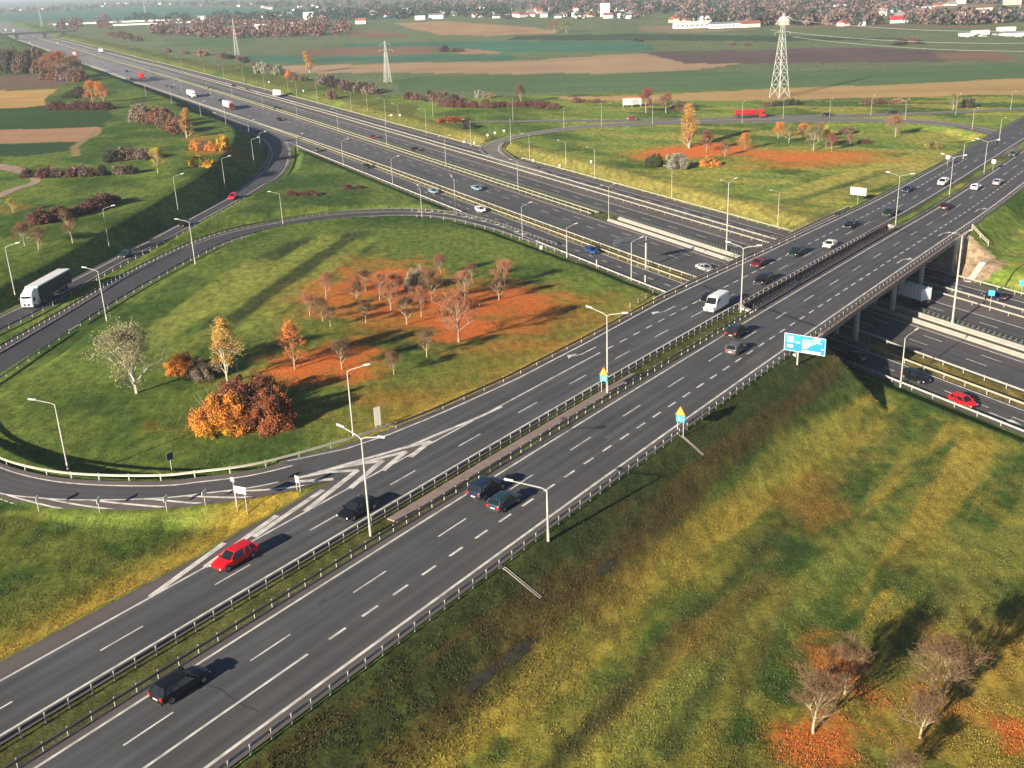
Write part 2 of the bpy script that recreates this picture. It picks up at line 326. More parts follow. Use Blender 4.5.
# ================================================================== GROUND SHEET
us = np.concatenate([np.linspace(-2.6, -.82, 22)[:-1], np.linspace(-.82, .82, 640), np.linspace(.82, 2.6, 22)[1:]])
ys = [30.]
while ys[-1] < 620: ys.append(ys[-1]*1.0062)
while ys[-1] < 60000: ys.append(ys[-1]*1.014)
ys = np.array(ys); U, Y = np.meshgrid(us, ys); X = U*Y
xf, yf = X.ravel(), Y.ravel(); zf = ground(xf, yf)
def inpoly(x, y, P):
    P = np.asarray(P); r = np.zeros(x.shape, bool); j = len(P)-1
    for i in range(len(P)):
        xi, yi = P[i][:2]; xj, yj = P[j][:2]
        if yi != yj: r ^= ((yi > y) != (yj > y)) & (x < (xj-xi)*(y-yi)/(yj-yi)+xi)
        j = i
    return r
def pxpoly(pts, z=3.): return [un(p[0], p[1], z)[:2] for p in pts]
def ground_colour(x, y, z):
    s, n = toM(x, y); sa, na = toA(x, y)
    c = np.zeros(x.shape+(3,)); leaf = np.zeros(x.shape); soil = np.zeros(x.shape)
    G1 = np.array([.050, .094, .018]); G2 = np.array([.128, .182, .034]); OL = np.array([.165, .185, .036]); GO = np.array([.31, .24, .042]); DK = np.array([.027, .036, .013]); BR = np.array([.095, .062, .022])
    mixf = lambda c, d, t: c+(np.asarray(d)-c)*np.clip(t, 0, 1)[..., None]
    f1 = fbm(x/16, y/16, 4); f2 = fbm(x/5+9, y/5, 4); f3 = fbm(sa/40+3, na/3.2, 4); f4 = fbm(sa/22+8, na/9, 3); f5 = fbm(x/1.6, y/1.6, 3)
    c[:] = G1; c = mixf(c, G2, sm(.35, .65, f1)*.75)
    # field on the camera side, right of the overpass: olive and straw yellow with mown streaks along the road
    rf = sm(8.5, 12, na)*sm(21.5, 26, n)
    cf = mixf(np.broadcast_to(G1, c.shape)*1.1, OL, sm(.33, .62, f4*.6+f2*.4)); cf = mixf(cf, GO, sm(.46, .60, f3*.7+f1*.3)*.8); cf = mixf(cf, G1*.95, sm(.50, .62, fbm(x/8+30, y/8, 4)*.5+fbm(sa/30+50, na/2.4, 3)*.5)*.85)
    cf = mixf(cf, GO*1.05, sm(.50, .66, fbm(x/3.2+70, y/3.2, 3))*.3)
    c = mixf(c, cf, rf)
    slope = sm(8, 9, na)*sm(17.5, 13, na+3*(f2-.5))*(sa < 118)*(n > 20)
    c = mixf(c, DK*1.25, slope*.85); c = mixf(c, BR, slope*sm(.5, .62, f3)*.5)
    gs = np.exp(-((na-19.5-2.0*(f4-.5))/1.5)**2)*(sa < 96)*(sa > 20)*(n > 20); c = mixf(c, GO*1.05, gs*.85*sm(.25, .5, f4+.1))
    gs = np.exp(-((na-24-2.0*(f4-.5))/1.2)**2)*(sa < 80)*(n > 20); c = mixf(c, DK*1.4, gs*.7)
    c = mixf(c, [.085, .075, .03], ((na > -7.8)*(na < -4.4))*.7)
    tr_ = trimask(x, y); c = mixf(c, G1*.75, tr_*.7); c = mixf(c, OL*.75, tr_*sm(.45, .62, fbm(x/9+40, y/6, 4))*.8)
    # inside of the loop
    inl = sm(-19, -22, na)*(n > 20)*(sa > 20)*(sa < 175)
    c = mixf(c, G2*.95, inl*sm(.25, .55, f1)*.95)
    yb = np.exp(-((na+24)/7)**2)*sm(45, 60, sa)*(n > 20)*(sa < 135); c = mixf(c, GO*1.0, yb*.85*sm(.3, .5, f2+.12))
    # triangle between the loop ramp and the overpass
    tri = (na < -16)*(sa < 38)*(n > 60)*1.
    band = np.exp(-((na-nL_gore(sa)+3.6)/3.4)**2)*(sa < 36); c = mixf(c, [.30, .22, .035], band*.95*sm(.25,.5,f2+.1))
    c = mixf(c, [.19, .145, .045], ((n > 4.5)*(n < 13)+(n > -28.5)*(n < -20.5))*.9); c = mixf(c, [.10, .095, .04], ((n > -13.3)*(n < -7))*.8)
    # mown stripes in the loop field
    def band_(p0, p1, w_, cc, t):
        nonlocal c
        a_, b_ = un(p0[0], p0[1], 4.2)[:2], un(p1[0], p1[1], 4.2)[:2]; v = b_-a_; L_ = np.hypot(*v); v = v/L_; dx, dy = x-a_[0], y-a_[1]; al = dx*v[0]+dy*v[1]; pe = np.abs(dx*v[1]-dy*v[0])+1.6*(f2-.5)
        c = mixf(c, cc, t*sm(w_/2+.7, w_/2-.7, pe)*sm(-6, 4, al)*sm(L_+6, L_-4, al)*(.65+.6*(f1-.2)))
    for q in [((222, 330), (358, 226), 7.5, DK*1.25, .85), ((252, 268), (312, 235), 6, DK*1.3, .8), ((268, 322), (370, 240), 5.5, DK*1.25, .8), ((155, 340), (236, 285), 5, DK*1.4, .6), ((205, 352), (262, 305), 4, DK*1.4, .5), ((300, 318), (352, 282), 4, DK*1.4, .4),
              ((150, 348), (262, 262), 7, OL*1.45, .9), ((215, 318), (330, 232), 6, OL*1.45, .9), ((240, 340), (366, 233), 5, OL*1.4, .9), ((262, 344), (390, 236), 5, OL*1.1, .7), ((180, 360), (226, 330), 5, OL*1.15, .7), ((430, 222), (520, 250), 6, OL*1.0, .35)]: band_(*q)
    # far loop field, yellow-green
    fl = (n < -38)*(y < 640)*1.; c = mixf(c, G1*1.15, fl*.7); c = mixf(c, G2*1.25, fl*sm(.38, .6, fbm(x/20+3+y/70, y/45, 4))*.9); c = mixf(c, [.29, .27, .06], fl*sm(-10, 70, x)*sm(.46, .62, fbm(x/26-y/80, (y+x*.6)/9., 4))*.85)
    for q in [((640, 205), (760, 150), 14, OL*1.5, .6), ((780, 190), (930, 150), 9, [.33, .30, .07], .9), ((760, 205), (900, 165), 7, DK*1.7, .4), ((820, 195), (960, 150), 8, [.36, .30, .08], .6), ((700, 190), (860, 160), 8, OL*1.4, .5)]: band_(*q)
    slope_f = (n < -37.3)*sm(-49, -42, n)*(s > -420)*(s < -60); c = mixf(c, [.22, .19, .05], slope_f*.8)
    far_v = (n < -37)*(n > -75)*(s < -200)*(s > -1500)*(~((n < -48) & (y < 560) & (x > -40))); c = mixf(c, [.115, .12, .03], far_v*sm(.3, .6, f1)*.9)
    # beige paved slopes at the far abutment and the earth under the bridge
    e_ = (S_FAR+9.5+SK*na)-sa
    pav = (na > 8.6)*(na < 24)*(e_ > -1.0)*(n > -52)*(n < -37.2)*(z < 6.5); q = pav & (na-8.6 < 1.2*(z+.2)*1.0+7)
    c = mixf(c, [.30, .225, .15], (q & (na < 20.5))*1.)
    und = (sa > S_NEAR-2+SK*na)*(sa < S_FAR+2+SK*na)*(na > -22)*(na < 9.2); c = mixf(c, [.16, .13, .10], und*1.)
    c = mixf(c, [.15, .10, .055], ((np.hypot(sa-116, na-11.5) < 4.2))*.8)
    if True:
        for (p0, p1, w_, cc, t) in [((470, 760), (770, 470), 1.6, GO, .75), ((560, 768), (800, 540), 1.2, DK*1.6, .6), ((600, 768), (860, 530), 1.8, OL*1.4, .6), ((660, 768), (740, 640), 1.2, DK*1.5, .7), ((700, 768), (770, 610), 1.4, GO*1.0, .5), ((735, 700), (790, 590), 1.2, DK*1.5, .6), ((540, 700), (620, 620), 1.6, DK*1.7, .55), ((760, 480), (850, 410), 2.5, OL*1.2, .6)]:
            band_(p0, p1, w_*1.6, cc, t)
    # ochre dry patch in the field on the right
    for (px, py, a, b, t, cc) in [(808, 486, 7, 3.4, .6, (.26, .15, .03)), (830, 500, 6, 2.6, .55, (.26, .15, .03)), (700, 640, 6, 2.6, .45, (.21, .125, .03)), (765, 590, 5, 3, .3, (.20, .14, .03)), (620, 600, 7, 1.3, .5, (.2, .13, .03)), (955, 600, 9, 3, .35, (.22, .17, .04)), (870, 430, 12, 3, .25, (.2, .16, .04))]:
        p = un(px, py, 4.5); ds, dn_ = (x-p[0])*UA[0]+(y-p[1])*UA[1], (x-p[0])*NA[0]+(y-p[1])*NA[1]
        c = mixf(c, cc, t*sm(1.25, .6, np.hypot(ds/a, dn_/b)+1.3*(f2-.5)+.5*(f5-.5)))
    # leaf litter
    for (px, py, a, b, t) in [(430, 300, 20, 14, .72), (500, 303, 15, 12, .85), (365, 288, 11, 13, .85), (470, 325, 13, 9, .7), (320, 300, 6, 9, .5), (540, 310, 10, 9, .6), (330, 362, 8, 8, 1), (300, 372, 6, 6, .95), (352, 372, 6, 5, .8), (385, 285, 11, 18, 1.05), (455, 312, 16, 14, .9), (300, 380, 9, 5, .8), (520, 318, 13, 8, .6), (345, 300, 8, 12, .7), (410, 300, 9, 16, .85), (460, 322, 6.5, 9, 1.15), (462, 335, 5, 5, 1.1), (440, 300, 12, 10, .9), (500, 300, 15, 12, .95), (530, 302, 9, 10, .7), (400, 325, 12, 10, .5),
                              (250, 420, 9, 4, .5), (470, 350, 7, 5, .4), (520, 345, 12, 5, .45), (560, 350, 8, 3, .45), (380, 395, 9, 5, .35),
                              (818, 742, 3.6, 3.4, .9), (842, 668, 3.2, 4.4, .85), (870, 690, 4, 4, .4), (930, 690, 4.5, 5, .4), (960, 650, 4.5, 6, .35), (1022, 735, 2.4, 2.4, .9), (985, 640, 4, 5, .3), (905, 740, 5, 3, .35)]:
        p = gpx(px, py); r = np.hypot((x-p[0])/a, (y-p[1])/b)+1.5*(f2-.5)+.6*(f5-.5); leaf = np.maximum(leaf, t*sm(1.75, .1, r))
    for (px, py, a, b, t) in [(690, 152, 22, 14, 1), (735, 153, 18, 9, .7), (715, 148, 14, 16, .9), (762, 153, 12, 7, .8), (800, 157, 20, 14, .8), (840, 156, 16, 11, .7), (820, 163, 30, 8, .55), (12, 208, 6, 8, .3), (215, 150, 10, 12, .45), (200, 138, 8, 10, .4)]:
        p = gpx(px, py); r = np.hypot((x-p[0])/a, (y-p[1])/b)+.8*(f2-.5); leaf = np.maximum(leaf, t*sm(1.5, .2, r))
    gold_ = np.exp(-((na+27)/11)**2)*sm(50, 68, sa)*sm(175, 140, sa)*(n > 20); c = mixf(c, [.30, .20, .035], gold_*sm(.3, .55, f2*.5+f1*.5)*.75)
    c = mixf(c, [.40, .18, .035], leaf*1.15-.05)
    # farmland further out
    jx, jy = x+14*(fbm(x/60, y/60, 3)-.5), y+30*(fbm(x/90+4, y/90, 3)-.5)
    farm = ((n < -75)*(y > 560)*1.) ; farm = np.maximum(farm, (n < -60)*(y > 900)); c = mixf(c, [.12, .155, .075], farm*1.)
    TAN, TEAL, GRN, BRN, PUR, GOLD, STB = [.36, .255, .16], [.060, .155, .100], [.095, .150, .066], [.20, .13, .085], [.115, .085, .078], [.38, .255, .115], [.24, .19, .115]
    F = [([(555, 97), (640, 94), (768, 88), (1024, 79.5), (1200, 73), (1200, 92), (1024, 96), (900, 98.5), (768, 100), (640, 99.5), (560, 99)], GOLD),
         ([(380, 78), (512, 74), (640, 72), (768, 71), (900, 68), (1100, 60), (1200, 70), (1024, 79), (768, 87.5), (640, 92), (512, 94), (400, 92)], GRN),
         ([(281, 66), (400, 64), (512, 61.5), (640, 53), (690, 51.5), (770, 60), (700, 71), (600, 74), (450, 73), (300, 73)], TAN),
         ([(640, 53), (700, 50.5), (768, 50), (850, 48.5), (1000, 52), (1024, 60), (900, 62), (770, 64), (690, 64)], PUR), ([(930, 52), (1000, 51), (1030, 60), (950, 61)], BRN),
         ([(240, 56), (400, 55.5), (512, 54.5), (512, 60.5), (400, 62), (240, 64)], TEAL), ([(300, 50), (360, 46.5), (431, 47), (440, 53), (400, 56), (306, 57)], BRN),
         ([(461, 44), (481, 44.5), (506, 52), (500, 54), (461, 54)], [.32, .20, .12]), ([(340, 43.5), (470, 41), (640, 41), (660, 50), (640, 52), (512, 53), (420, 46), (345, 46.5)], TEAL),
         ([(396, 23), (440, 21), (512, 25.5), (560, 31), (550, 34), (490, 36), (445, 35), (405, 27)], [.36, .235, .13]), ([(350, 31), (378, 29.5), (410, 35), (406, 37), (350, 36.5)], BRN),
         ([(512, 36), (640, 34), (768, 36), (900, 38), (900, 40), (768, 41), (640, 40), (512, 40)], [.055, .085, .05]), ([(640, 26), (700, 27), (760, 29), (700, 33), (640, 32)], STB), ([(780, 26.5), (900, 25), (1030, 27), (1030, 28.5), (900, 27.5), (780, 28.5)], BRN),
         ([(0, 14), (120, 6), (240, 8), (400, 10), (400, 20), (200, 18), (150, 19), (85, 20), (60, 21), (0, 21)], TEAL), ([(165, 39), (256, 36), (256, 46), (190, 48), (170, 47)], GRN),
         ([(-60, 94), (0, 92.5), (58, 90.5), (45, 109), (20, 112.5), (-60, 116)], [.42, .27, .10]), ([(-60, 78), (0, 76), (40, 74.5), (62, 80), (58, 89.5), (0, 92), (-60, 93)], [.16, .105, .08]),
         ([(-60, 116), (20, 113), (60, 110.5), (106, 110.5), (107, 130), (0, 134), (-60, 136)], [.040, .080, .026]), ([(-60, 136), (0, 134), (104, 129.5), (106, 134), (92, 143.5), (0, 146.5), (-60, 148)], [.36, .215, .13]),
         ([(-60, 148), (0, 147), (86, 144), (80, 152), (40, 157), (-60, 160)], [.038, .070, .028]), ([(88, 144), (101, 131), (104, 132), (84, 158), (76, 158)], [.27, .2, .1])]
    soil = np.zeros(x.shape)
    for P, cc in F:
        PP = pxpoly(P, 5.5 if P[0][0] < 0 and P[0][1] > 60 or (P[0][0] == 88) else 3.); q = inpoly(jx if y.mean() > 300 else x, jy, PP); c[q] = cc; soil[q] = 1
    r = 1+.28*(fbm(x/70+y/300, y/33, 4)-.5); r2 = 1+.34*(fbm(x/150+y/90, (y+x*.12)/7., 3)-.5)+.25*(fbm(x/26, y/260, 3)-.5); c = c*np.where(soil > 0, r*r2, np.where(farm > 0, r2, 1))[..., None]
    # mud hollows and ditch
    dit = np.exp(-((na-np.interp(sa, [-60, 100], [14.8, 14.0]))/.8)**2)*(sa < 110)*(n > 24); c = mixf(c, BR*.9, dit*.5)
    return c, leaf, soil
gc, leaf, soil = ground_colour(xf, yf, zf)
nr, nc = X.shape; idx = np.arange(nr*nc).reshape(nr, nc)
fq = np.stack([idx[:-1, :-1], idx[:-1, 1:], idx[1:, 1:], idx[1:, :-1]], -1).reshape(-1, 4)
me = bpy.data.meshes.new('ground'); me.vertices.add(nr*nc); me.vertices.foreach_set('co', np.stack([xf, yf, zf], -1).ravel())
me.loops.add(fq.size); me.loops.foreach_set('vertex_index', fq.ravel().astype(np.int32)); me.polygons.add(len(fq))
me.polygons.foreach_set('loop_start', np.arange(0, fq.size, 4, dtype=np.int32)); me.polygons.foreach_set('loop_total', np.full(len(fq), 4, np.int32))
me.update(calc_edges=True)
me.polygons.foreach_set('use_smooth', [True]*len(fq))
for nm_, arr in (('ground_col', gc), ('ground_mask', np.stack([leaf, soil, np.zeros_like(leaf)], -1))):
    at = me.color_attributes.new(nm_, 'FLOAT_COLOR', 'POINT'); a4 = np.ones((len(xf), 4), np.float32); a4[:, :3] = arr; at.data.foreach_set('color', a4.ravel())
def ground_mat():
    m = bpy.data.materials.new('grass_and_fields'); m.use_nodes = True; t = m.node_tree; b = t.nodes['Principled BSDF']; L = t.links.new
    b.inputs['Roughness'].default_value = .9; b.inputs['Specular IOR Level'].default_value = .08
    ac = N(t, 'ShaderNodeVertexColor', layer_name='ground_col'); am = N(t, 'ShaderNodeVertexColor', layer_name='ground_mask'); sp = N(t, 'ShaderNodeSeparateColor'); L(am.outputs[0], sp.inputs[0])
    g = N(t, 'ShaderNodeNewGeometry'); pos = g.outputs['Position']
    def nz(sc, det=5, vec=pos, rough=.6):
        n = N(t, 'ShaderNodeTexNoise'); n.inputs['Scale'].default_value = sc; n.inputs['Detail'].default_value = det; n.inputs['Roughness'].default_value = rough; L(vec, n.inputs['Vector']); return n.outputs[0]
    def mr(src, a, b_, c, d):
        r = N(t, 'ShaderNodeMapRange'); r.inputs[1].default_value = a; r.inputs[2].default_value = b_; r.inputs[3].default_value = c; r.inputs[4].default_value = d; L(src, r.inputs[0]); return r.outputs[0]
    def mul(a, b_):
        q = N(t, 'ShaderNodeMath', operation='MULTIPLY'); L(a, q.inputs[0]); (L(b_, q.inputs[1]) if not isinstance(b_, float) else setattr(q.inputs[1], 'default_value', b_)); return q.outputs[0]
    mp = N(t, 'ShaderNodeMapping'); mp.inputs['Rotation'].default_value = (0, 0, A_TH); mp.inputs['Scale'].default_value = (1, .3, 1); L(pos, mp.inputs[0])
    fine = nz(4.2, 7, rough=.78); mid = nz(.55, 5); streak = nz(.9, 5, mp.outputs[0])
    v = mul(mul(mr(fine, .34, .66, .42, 1.66), mr(mid, .3, .7, .72, 1.3)), mr(streak, .32, .68, .68, 1.36))
    one = N(t, 'ShaderNodeMix', data_type='FLOAT'); L(sp.outputs[1], one.inputs[0]); L(v, one.inputs[2]); L(mr(mid, .3, .7, .93, 1.07), one.inputs[3])
    c1 = N(t, 'ShaderNodeMix', data_type='RGBA', blend_type='MULTIPLY'); c1.inputs[0].default_value = 1; L(ac.outputs[0], c1.inputs['A']); L(one.outputs[0], c1.inputs['B'])
    # dry tufts
    tuft = N(t, 'ShaderNodeMix', data_type='RGBA'); L(mul(mr(nz(1.9, 7, rough=.78), .55, .66, 0, .75), mr(sp.outputs[1], 0, 1, 1, 0)), tuft.inputs[0]); L(c1.outputs['Result'], tuft.inputs['A']); 
    tc = N(t, 'ShaderNodeMix', data_type='RGBA', blend_type='MULTIPLY'); tc.inputs[0].default_value = 1; L(c1.outputs['Result'], tc.inputs['A']); tc.inputs['B'].default_value = (1.9, 1.6, 1.25, 1); L(tc.outputs['Result'], tuft.inputs['B'])
    # fallen leaves
    vo = N(t, 'ShaderNodeTexVoronoi'); vo.inputs['Scale'].default_value = 6.5; L(pos, vo.inputs['Vector']); sv = N(t, 'ShaderNodeSeparateColor'); L(vo.outputs['Color'], sv.inputs[0])
    lr = N(t, 'ShaderNodeValToRGB'); e = lr.color_ramp.elements; e[0].position = 0; e[0].color = (.34, .055, .025, 1); e[1].position = 1; e[1].color = (.80, .33, .05, 1)
    for p_, c_ in ((.35, (.60, .12, .03, 1)), (.65, (.72, .19, .035, 1)), (.85, (.50, .18, .05, 1))): q = lr.color_ramp.elements.new(p_); q.color = c_
    L(sv.outputs[0], lr.inputs[0])
    th = N(t, 'ShaderNodeMath', operation='ADD'); L(sp.outputs[0], th.inputs[0]); L(mr(nz(1.9, 6, rough=.75), .3, .7, -.5, .42), th.inputs[1])
    cl = mr(th.outputs[0], .32, .85, 0, .95)
    lm_ = N(t, 'ShaderNodeMix', data_type='RGBA'); L(cl, lm_.inputs[0]); L(tuft.outputs['Result'], lm_.inputs['A']); L(lr.outputs[0], lm_.inputs['B'])
    L(lm_.outputs['Result'], b.inputs['Base Color'])
    bp = N(t, 'ShaderNodeBump'); bp.inputs['Strength'].default_value = .55; bp.inputs['Distance'].default_value = .25
    L(fine, bp.inputs['Height']); L(bp.outputs[0], b.inputs['Normal']); return m
me.materials.append(ground_mat()); link('ground', me, kind='structure')

# ================================================================== MARKINGS
mk = {}
def MK(k): return mk.setdefault(k, MB())
def stripe(key, fr, s0, s1, n0, w=.24, dz=.012, step=6.):
    mb = MK(key); k = max(1, int(abs(s1-s0)/step)); ss = np.linspace(s0, s1, k+1); f = n0 if callable(n0) else (lambda s: n0)
    for a, b in zip(ss[:-1], ss[1:]):
        p = [fr(a, f(a)-w/2), fr(a, f(a)+w/2), fr(b, f(b)+w/2), fr(b, f(b)-w/2)]; mb.quad(*[(q[0], q[1], q[2]+dz) for q in p])
def dashes(key, fr, s0, s1, n0, on, per, w=.16, dz=.012):
    s = s0; f = n0 if callable(n0) else (lambda s: n0)
    while s < s1: stripe(key, fr, s, s+on, f, w, dz, on); s += per
KA = 'overpass_markings'; KM = 'motorway_markings'; KR = 'ramp_markings'
stripe(KA, A, -75, 620, -3.3); stripe(KA, A, -75, 620, lambda s: 6.95, .30)
stripe(KA, A, -40, 15.2, 3.3, .24); dashes(KA, A, 17.6, 600, 3.3, 2, 4, .26)
dashes(KA, A, -60, 620, 0, 4.4, 12, .17)
stripe(KA, A, -75, 620, -8.75)
dashes(KA, A, 6.2-72, 620, -11.75, 4.2, 12, .17)
stripe(KA, A, -75, 91.5, -15.05, .24); dashes(KA, A, 93.2, 300, -15.0, 2, 4, .24)
stripe(KA, A, sT+.5, 300, lambda s: float(np.interp(s, GX, GY))+1.2, .26)
for i in range(2): pass
# motorway lines
stripe(KM, M, -4000, 900, -6.0, .26, step=12); stripe(KM, M, -4000, 900, lambda s: nedge(s), .26, step=12)
dashes(KM, M, -1100, 500, 0.0, 4, 12, .18); dashes(KM, M, -1100, 500, -3.35, 4, 12, .18)
stripe(KM, M, -4000, 900, -20.2, .26, step=12); stripe(KM, M, -4000, 900, -13.6, .2, step=12); dashes(KM, M, -1100, 500, -16.9, 4, 12, .18)
stripe(KM, M, -4000, 900, lambda s: ncd(s), .26, step=12, dz=.016); stripe(KM, M, -4000, 900, lambda s: ncdo(s), .26, step=12, dz=.016); dashes(KM, M, -180, 300, lambda s: ncd(s)+3.2, 2, 6, .22, .016); dashes(KM, M, -1200, -360, lambda s: nedge(s)-4.5, 4, 12, .18)
stripe(KM, M, -4000, 900, -28.6, .24, step=12); stripe(KM, M, -4000, 900, -32.8, .26, step=12); dashes(KM, M, -240, 300, -30.7, 3, 9, .2)
def edge_line(e, off, key=KR, w=.25, i0=0, i1=None, dz=.014):
    a, b = e; u_ = b-a; u_[:, 2] = 0; wd = np.hypot(u_[:, 0], u_[:, 1])[:, None]; q = u_/wd; mb = MK(key); c = (a if off == 0 else b); sg = 1 if off == 0 else -1
    for i in range(i0, (i1 or len(a)-1)):
        p = [c[i], c[i]+sg*q[i]*w, c[i+1]+sg*q[i+1]*w, c[i+1]]; mb.quad(*[(k[0], k[1], k[2]+dz) for k in p])
edge_line(RL, 0); edge_line(RL, 1, i0=30, i1=168); edge_line(RO, 0, i0=12); edge_line(RO, 1, i0=40); edge_line(R3, 0, i0=36); edge_line(R3, 1, i0=36); edge_line(R4, 0, w=.2); edge_line(R4, 1, w=.2)
def pstripe(p0, p1, w0=.55, w1=None, key=KA, dz=.02):
    s0, n0 = Apx(*p0); s1, n1 = Apx(*p1); a = np.array([s0, n0]); b = np.array([s1, n1]); d = b-a; q = np.array([-d[1], d[0]])/np.hypot(*d)
    w1 = w1 if w1 is not None else w0; k = 8
    for i in range(k):
        t0, t1 = i/k, (i+1)/k; c0, c1 = a+d*t0, a+d*t1; h0, h1 = (w0+(w1-w0)*t0)/2, (w0+(w1-w0)*t1)/2
        MK(key).quad(A(*(c0-q*h0), dz), A(*(c0+q*h0), dz), A(*(c1+q*h1), dz), A(*(c1-q*h1), dz))
def z6(x, y, ox=320, oy=410): return (ox+x/6.4, oy+y/6.4)
def zz(x, y): return (300+x/5.689, 390+y/5.689)
def ppoly(pts, w0, w1=None, dz=.02):
    for k in range(len(pts)-1): pstripe(zz(*pts[k]), zz(*pts[k+1]), w0 if k == 0 or w1 is None else w1, w1 if w1 is not None else w0, dz=dz)
ppoly([(1150, 95), (1000, 163), (760, 262), (620, 322), (370, 392), (180, 447), (0, 500)], .34, .5)
for a_, b_, w_, dz_ in [((745, 293), (560, 338), .58, .023), ((560, 338), (430, 378), .55, .023), ((742, 292), (628, 382), .68, .024), ((605, 351), (380, 407), .6, .025), ((380, 407), (235, 436), .55, .025), ((602, 350), (470, 460), .68, .026), ((473, 402), (250, 436), .62, .027), ((250, 436), (105, 468), .6, .027), ((470, 401), (285, 560), .68, .028),
                      ((330, 457), (140, 470), .62, .029), ((140, 470), (-20, 502), .6, .029), ((328, 457), (30, 690), .68, .03), ((190, 508), (-10, 521), .62, .02)]: pstripe(zz(*a_), zz(*b_), w_, dz=dz_)
for p0, p1 in [((323, 490), (254, 537)), ((277, 515.5), (205, 567)), ((224.5, 543), (150, 597))]: pstripe(p0, p1, .62)
# slanting stripes outside the loop ramp
RLa, RLb = RL
def rl_pt(i, off):   # off metres outwards from the outer edge line
    i = min(max(i, 0), len(RLa)-1.001); k = int(i); f = i-k; a = RLa[k]*(1-f)+RLa[k+1]*f; b = RLb[k]*(1-f)+RLb[k+1]*f; u_ = (b-a); u_[2] = 0; u_ /= np.linalg.norm(u_); p = b+u_*off; return (p[0], p[1], p[2]+.02)
for i0 in np.arange(27, 80, 6.6):
    for k in range(8):
        a, b = i0+k*1.05, i0+(k+1)*1.05; o0, o1 = (8-k)*.28, (7-k)*.28
        MK(KR).quad(rl_pt(a, o0), rl_pt(a+1.5, o0), rl_pt(b+1.5, o1), rl_pt(b, o1))
# stripes at the noses where the ramps leave the motorway
def nose(ramp, side, i0, i1, st, w, key=KR):
    a, b = ramp
    for i in np.arange(i0, i1, st):
        k = int(i); p, q = (b, a) if side else (a, b); u_ = (p[k]-q[k]); u_[2] = 0; u_ /= np.linalg.norm(u_); t_ = (p[k+1]-p[k]); t_[2] = 0; l = np.linalg.norm(t_); t_ /= l
        c = p[k]+np.array([0, 0, .02]); MK(key).quad(c, c+t_*1.1, c+u_*w+t_*3.0, c+u_*w+t_*1.9)
nose(RO, 1, 28, 44, 1.3, 1.5); nose(R3, 0, 34, 52, 1.6, 1.4); nose(RL, 1, 150, 168, 1.6, 1.6); nose(R3, 1, 168, 183, 1.4, 1.5)
def arrow(key, fr, s, n, L=5., turn=0, sg=1, dz=.022):
    mb = MK(key); f = lambda a, b: (lambda p: (p[0], p[1], p[2]+dz))(fr(s+sg*a, n+b))
    mb.quad(f(0, -.12), f(0, .12), f(L*.62, .12), f(L*.62, -.12))
    if turn == 0: mb.poly([f(L*.62, -.5), f(L*.62, .5), f(L, 0)])
    else:
        mb.quad(f(L*.62, -.12), f(L*.62, .12), f(L*.80, turn*.75+.0), f(L*.92, turn*.62)); mb.poly([f(L*.66, turn*.75), f(L*1.08, turn*.62), f(L*.88, turn*1.6)])
for px_, py_ in [(893, 263), (936, 236), (976, 212)]: s_, n_ = Apx(px_, py_); arrow(KA, A, s_, 5.1, 5.5, 1)
for px_, py_ in [(645, 307), (592, 354)]: s_, n_ = Apx(px_, py_); arrow(KA, A, s_+3, -16.9, 6, -1, -1)
s_, n_ = Mpx(986, 413); arrow(KM, M, s_, 15., 5.5, 0, 1)
mb = MK('gore_pavement')
for a_, b_ in zip([(512, 399.3), (455, 427), (392, 449.5), (330, 470.5)], [(512, 401), (455, 431.5), (392, 464), (338, 488)]):
    pass
_u = [Apx(*q) for q in [(512, 399.3), (480, 415), (455, 427), (425, 438), (392, 449.5), (360, 460), (333, 471)]]; _sx = [q[0] for q in _u]; _nx = [q[1] for q in _u]
_o2 = np.argsort(_sx); _sx = np.array(_sx)[_o2]; _nx = np.array(_nx)[_o2]
for s_ in np.arange(_sx[0], _sx[-1]-1, 1.): mb.quad(A(s_, np.interp(s_, _sx, _nx), .006), A(s_, -15.1, .006), A(s_+1, -15.1, .006), A(s_+1, np.interp(s_+1, _sx, _nx), .006))
link('gore_pavement', mk.pop('gore_pavement').mesh('gore_pavement', SHLD), kind='structure')
for k, mb in mk.items(): link(k, mb.mesh(k, PAINT), kind='structure')
# expansion joints (dark tar bands) and the patch line
jm = MB(); TAR = mat('tar_joint', (.02, .02, .021), .6)
for s0 in (S_NEAR+2.4, S_FAR-1.2):
    for n0, n1 in ((-4.4, 7.6), (-18.6, -7.9)):
        jm.quad(A(s0+SK*n0-.35, n0, .009), A(s0+SK*n1-.35, n1, .009), A(s0+SK*n1+.35, n1, .009), A(s0+SK*n0+.35, n0, .009))
link('road_joint', jm.mesh('road_joint', TAR), kind='structure')
WET = mat('wet_mud', (.042, .038, .022), .7, noise=.4, nscale=1.2)
for px_, py_, a, b in [(480, 680, 2.4, .42), (515, 655, 2.6, .5), (606, 567, 1.8, .4)]:
    p = gpx(px_, py_); mb = MB(); r_ = random.Random(px_); ring = []
    for k in range(26):
        t = 2*math.pi*k/26; rr = 1+.28*r_.uniform(-1, 1); x = p[0]+UA[0]*a*math.cos(t)*rr+NA[0]*b*math.sin(t)*rr; y = p[1]+UA[1]*a*math.cos(t)*rr+NA[1]*b*math.sin(t)*rr; ring.append((x, y, gz(x, y)+.05))
    mb.poly(ring); link('puddle', mb.mesh('puddle', WET), kind='structure')

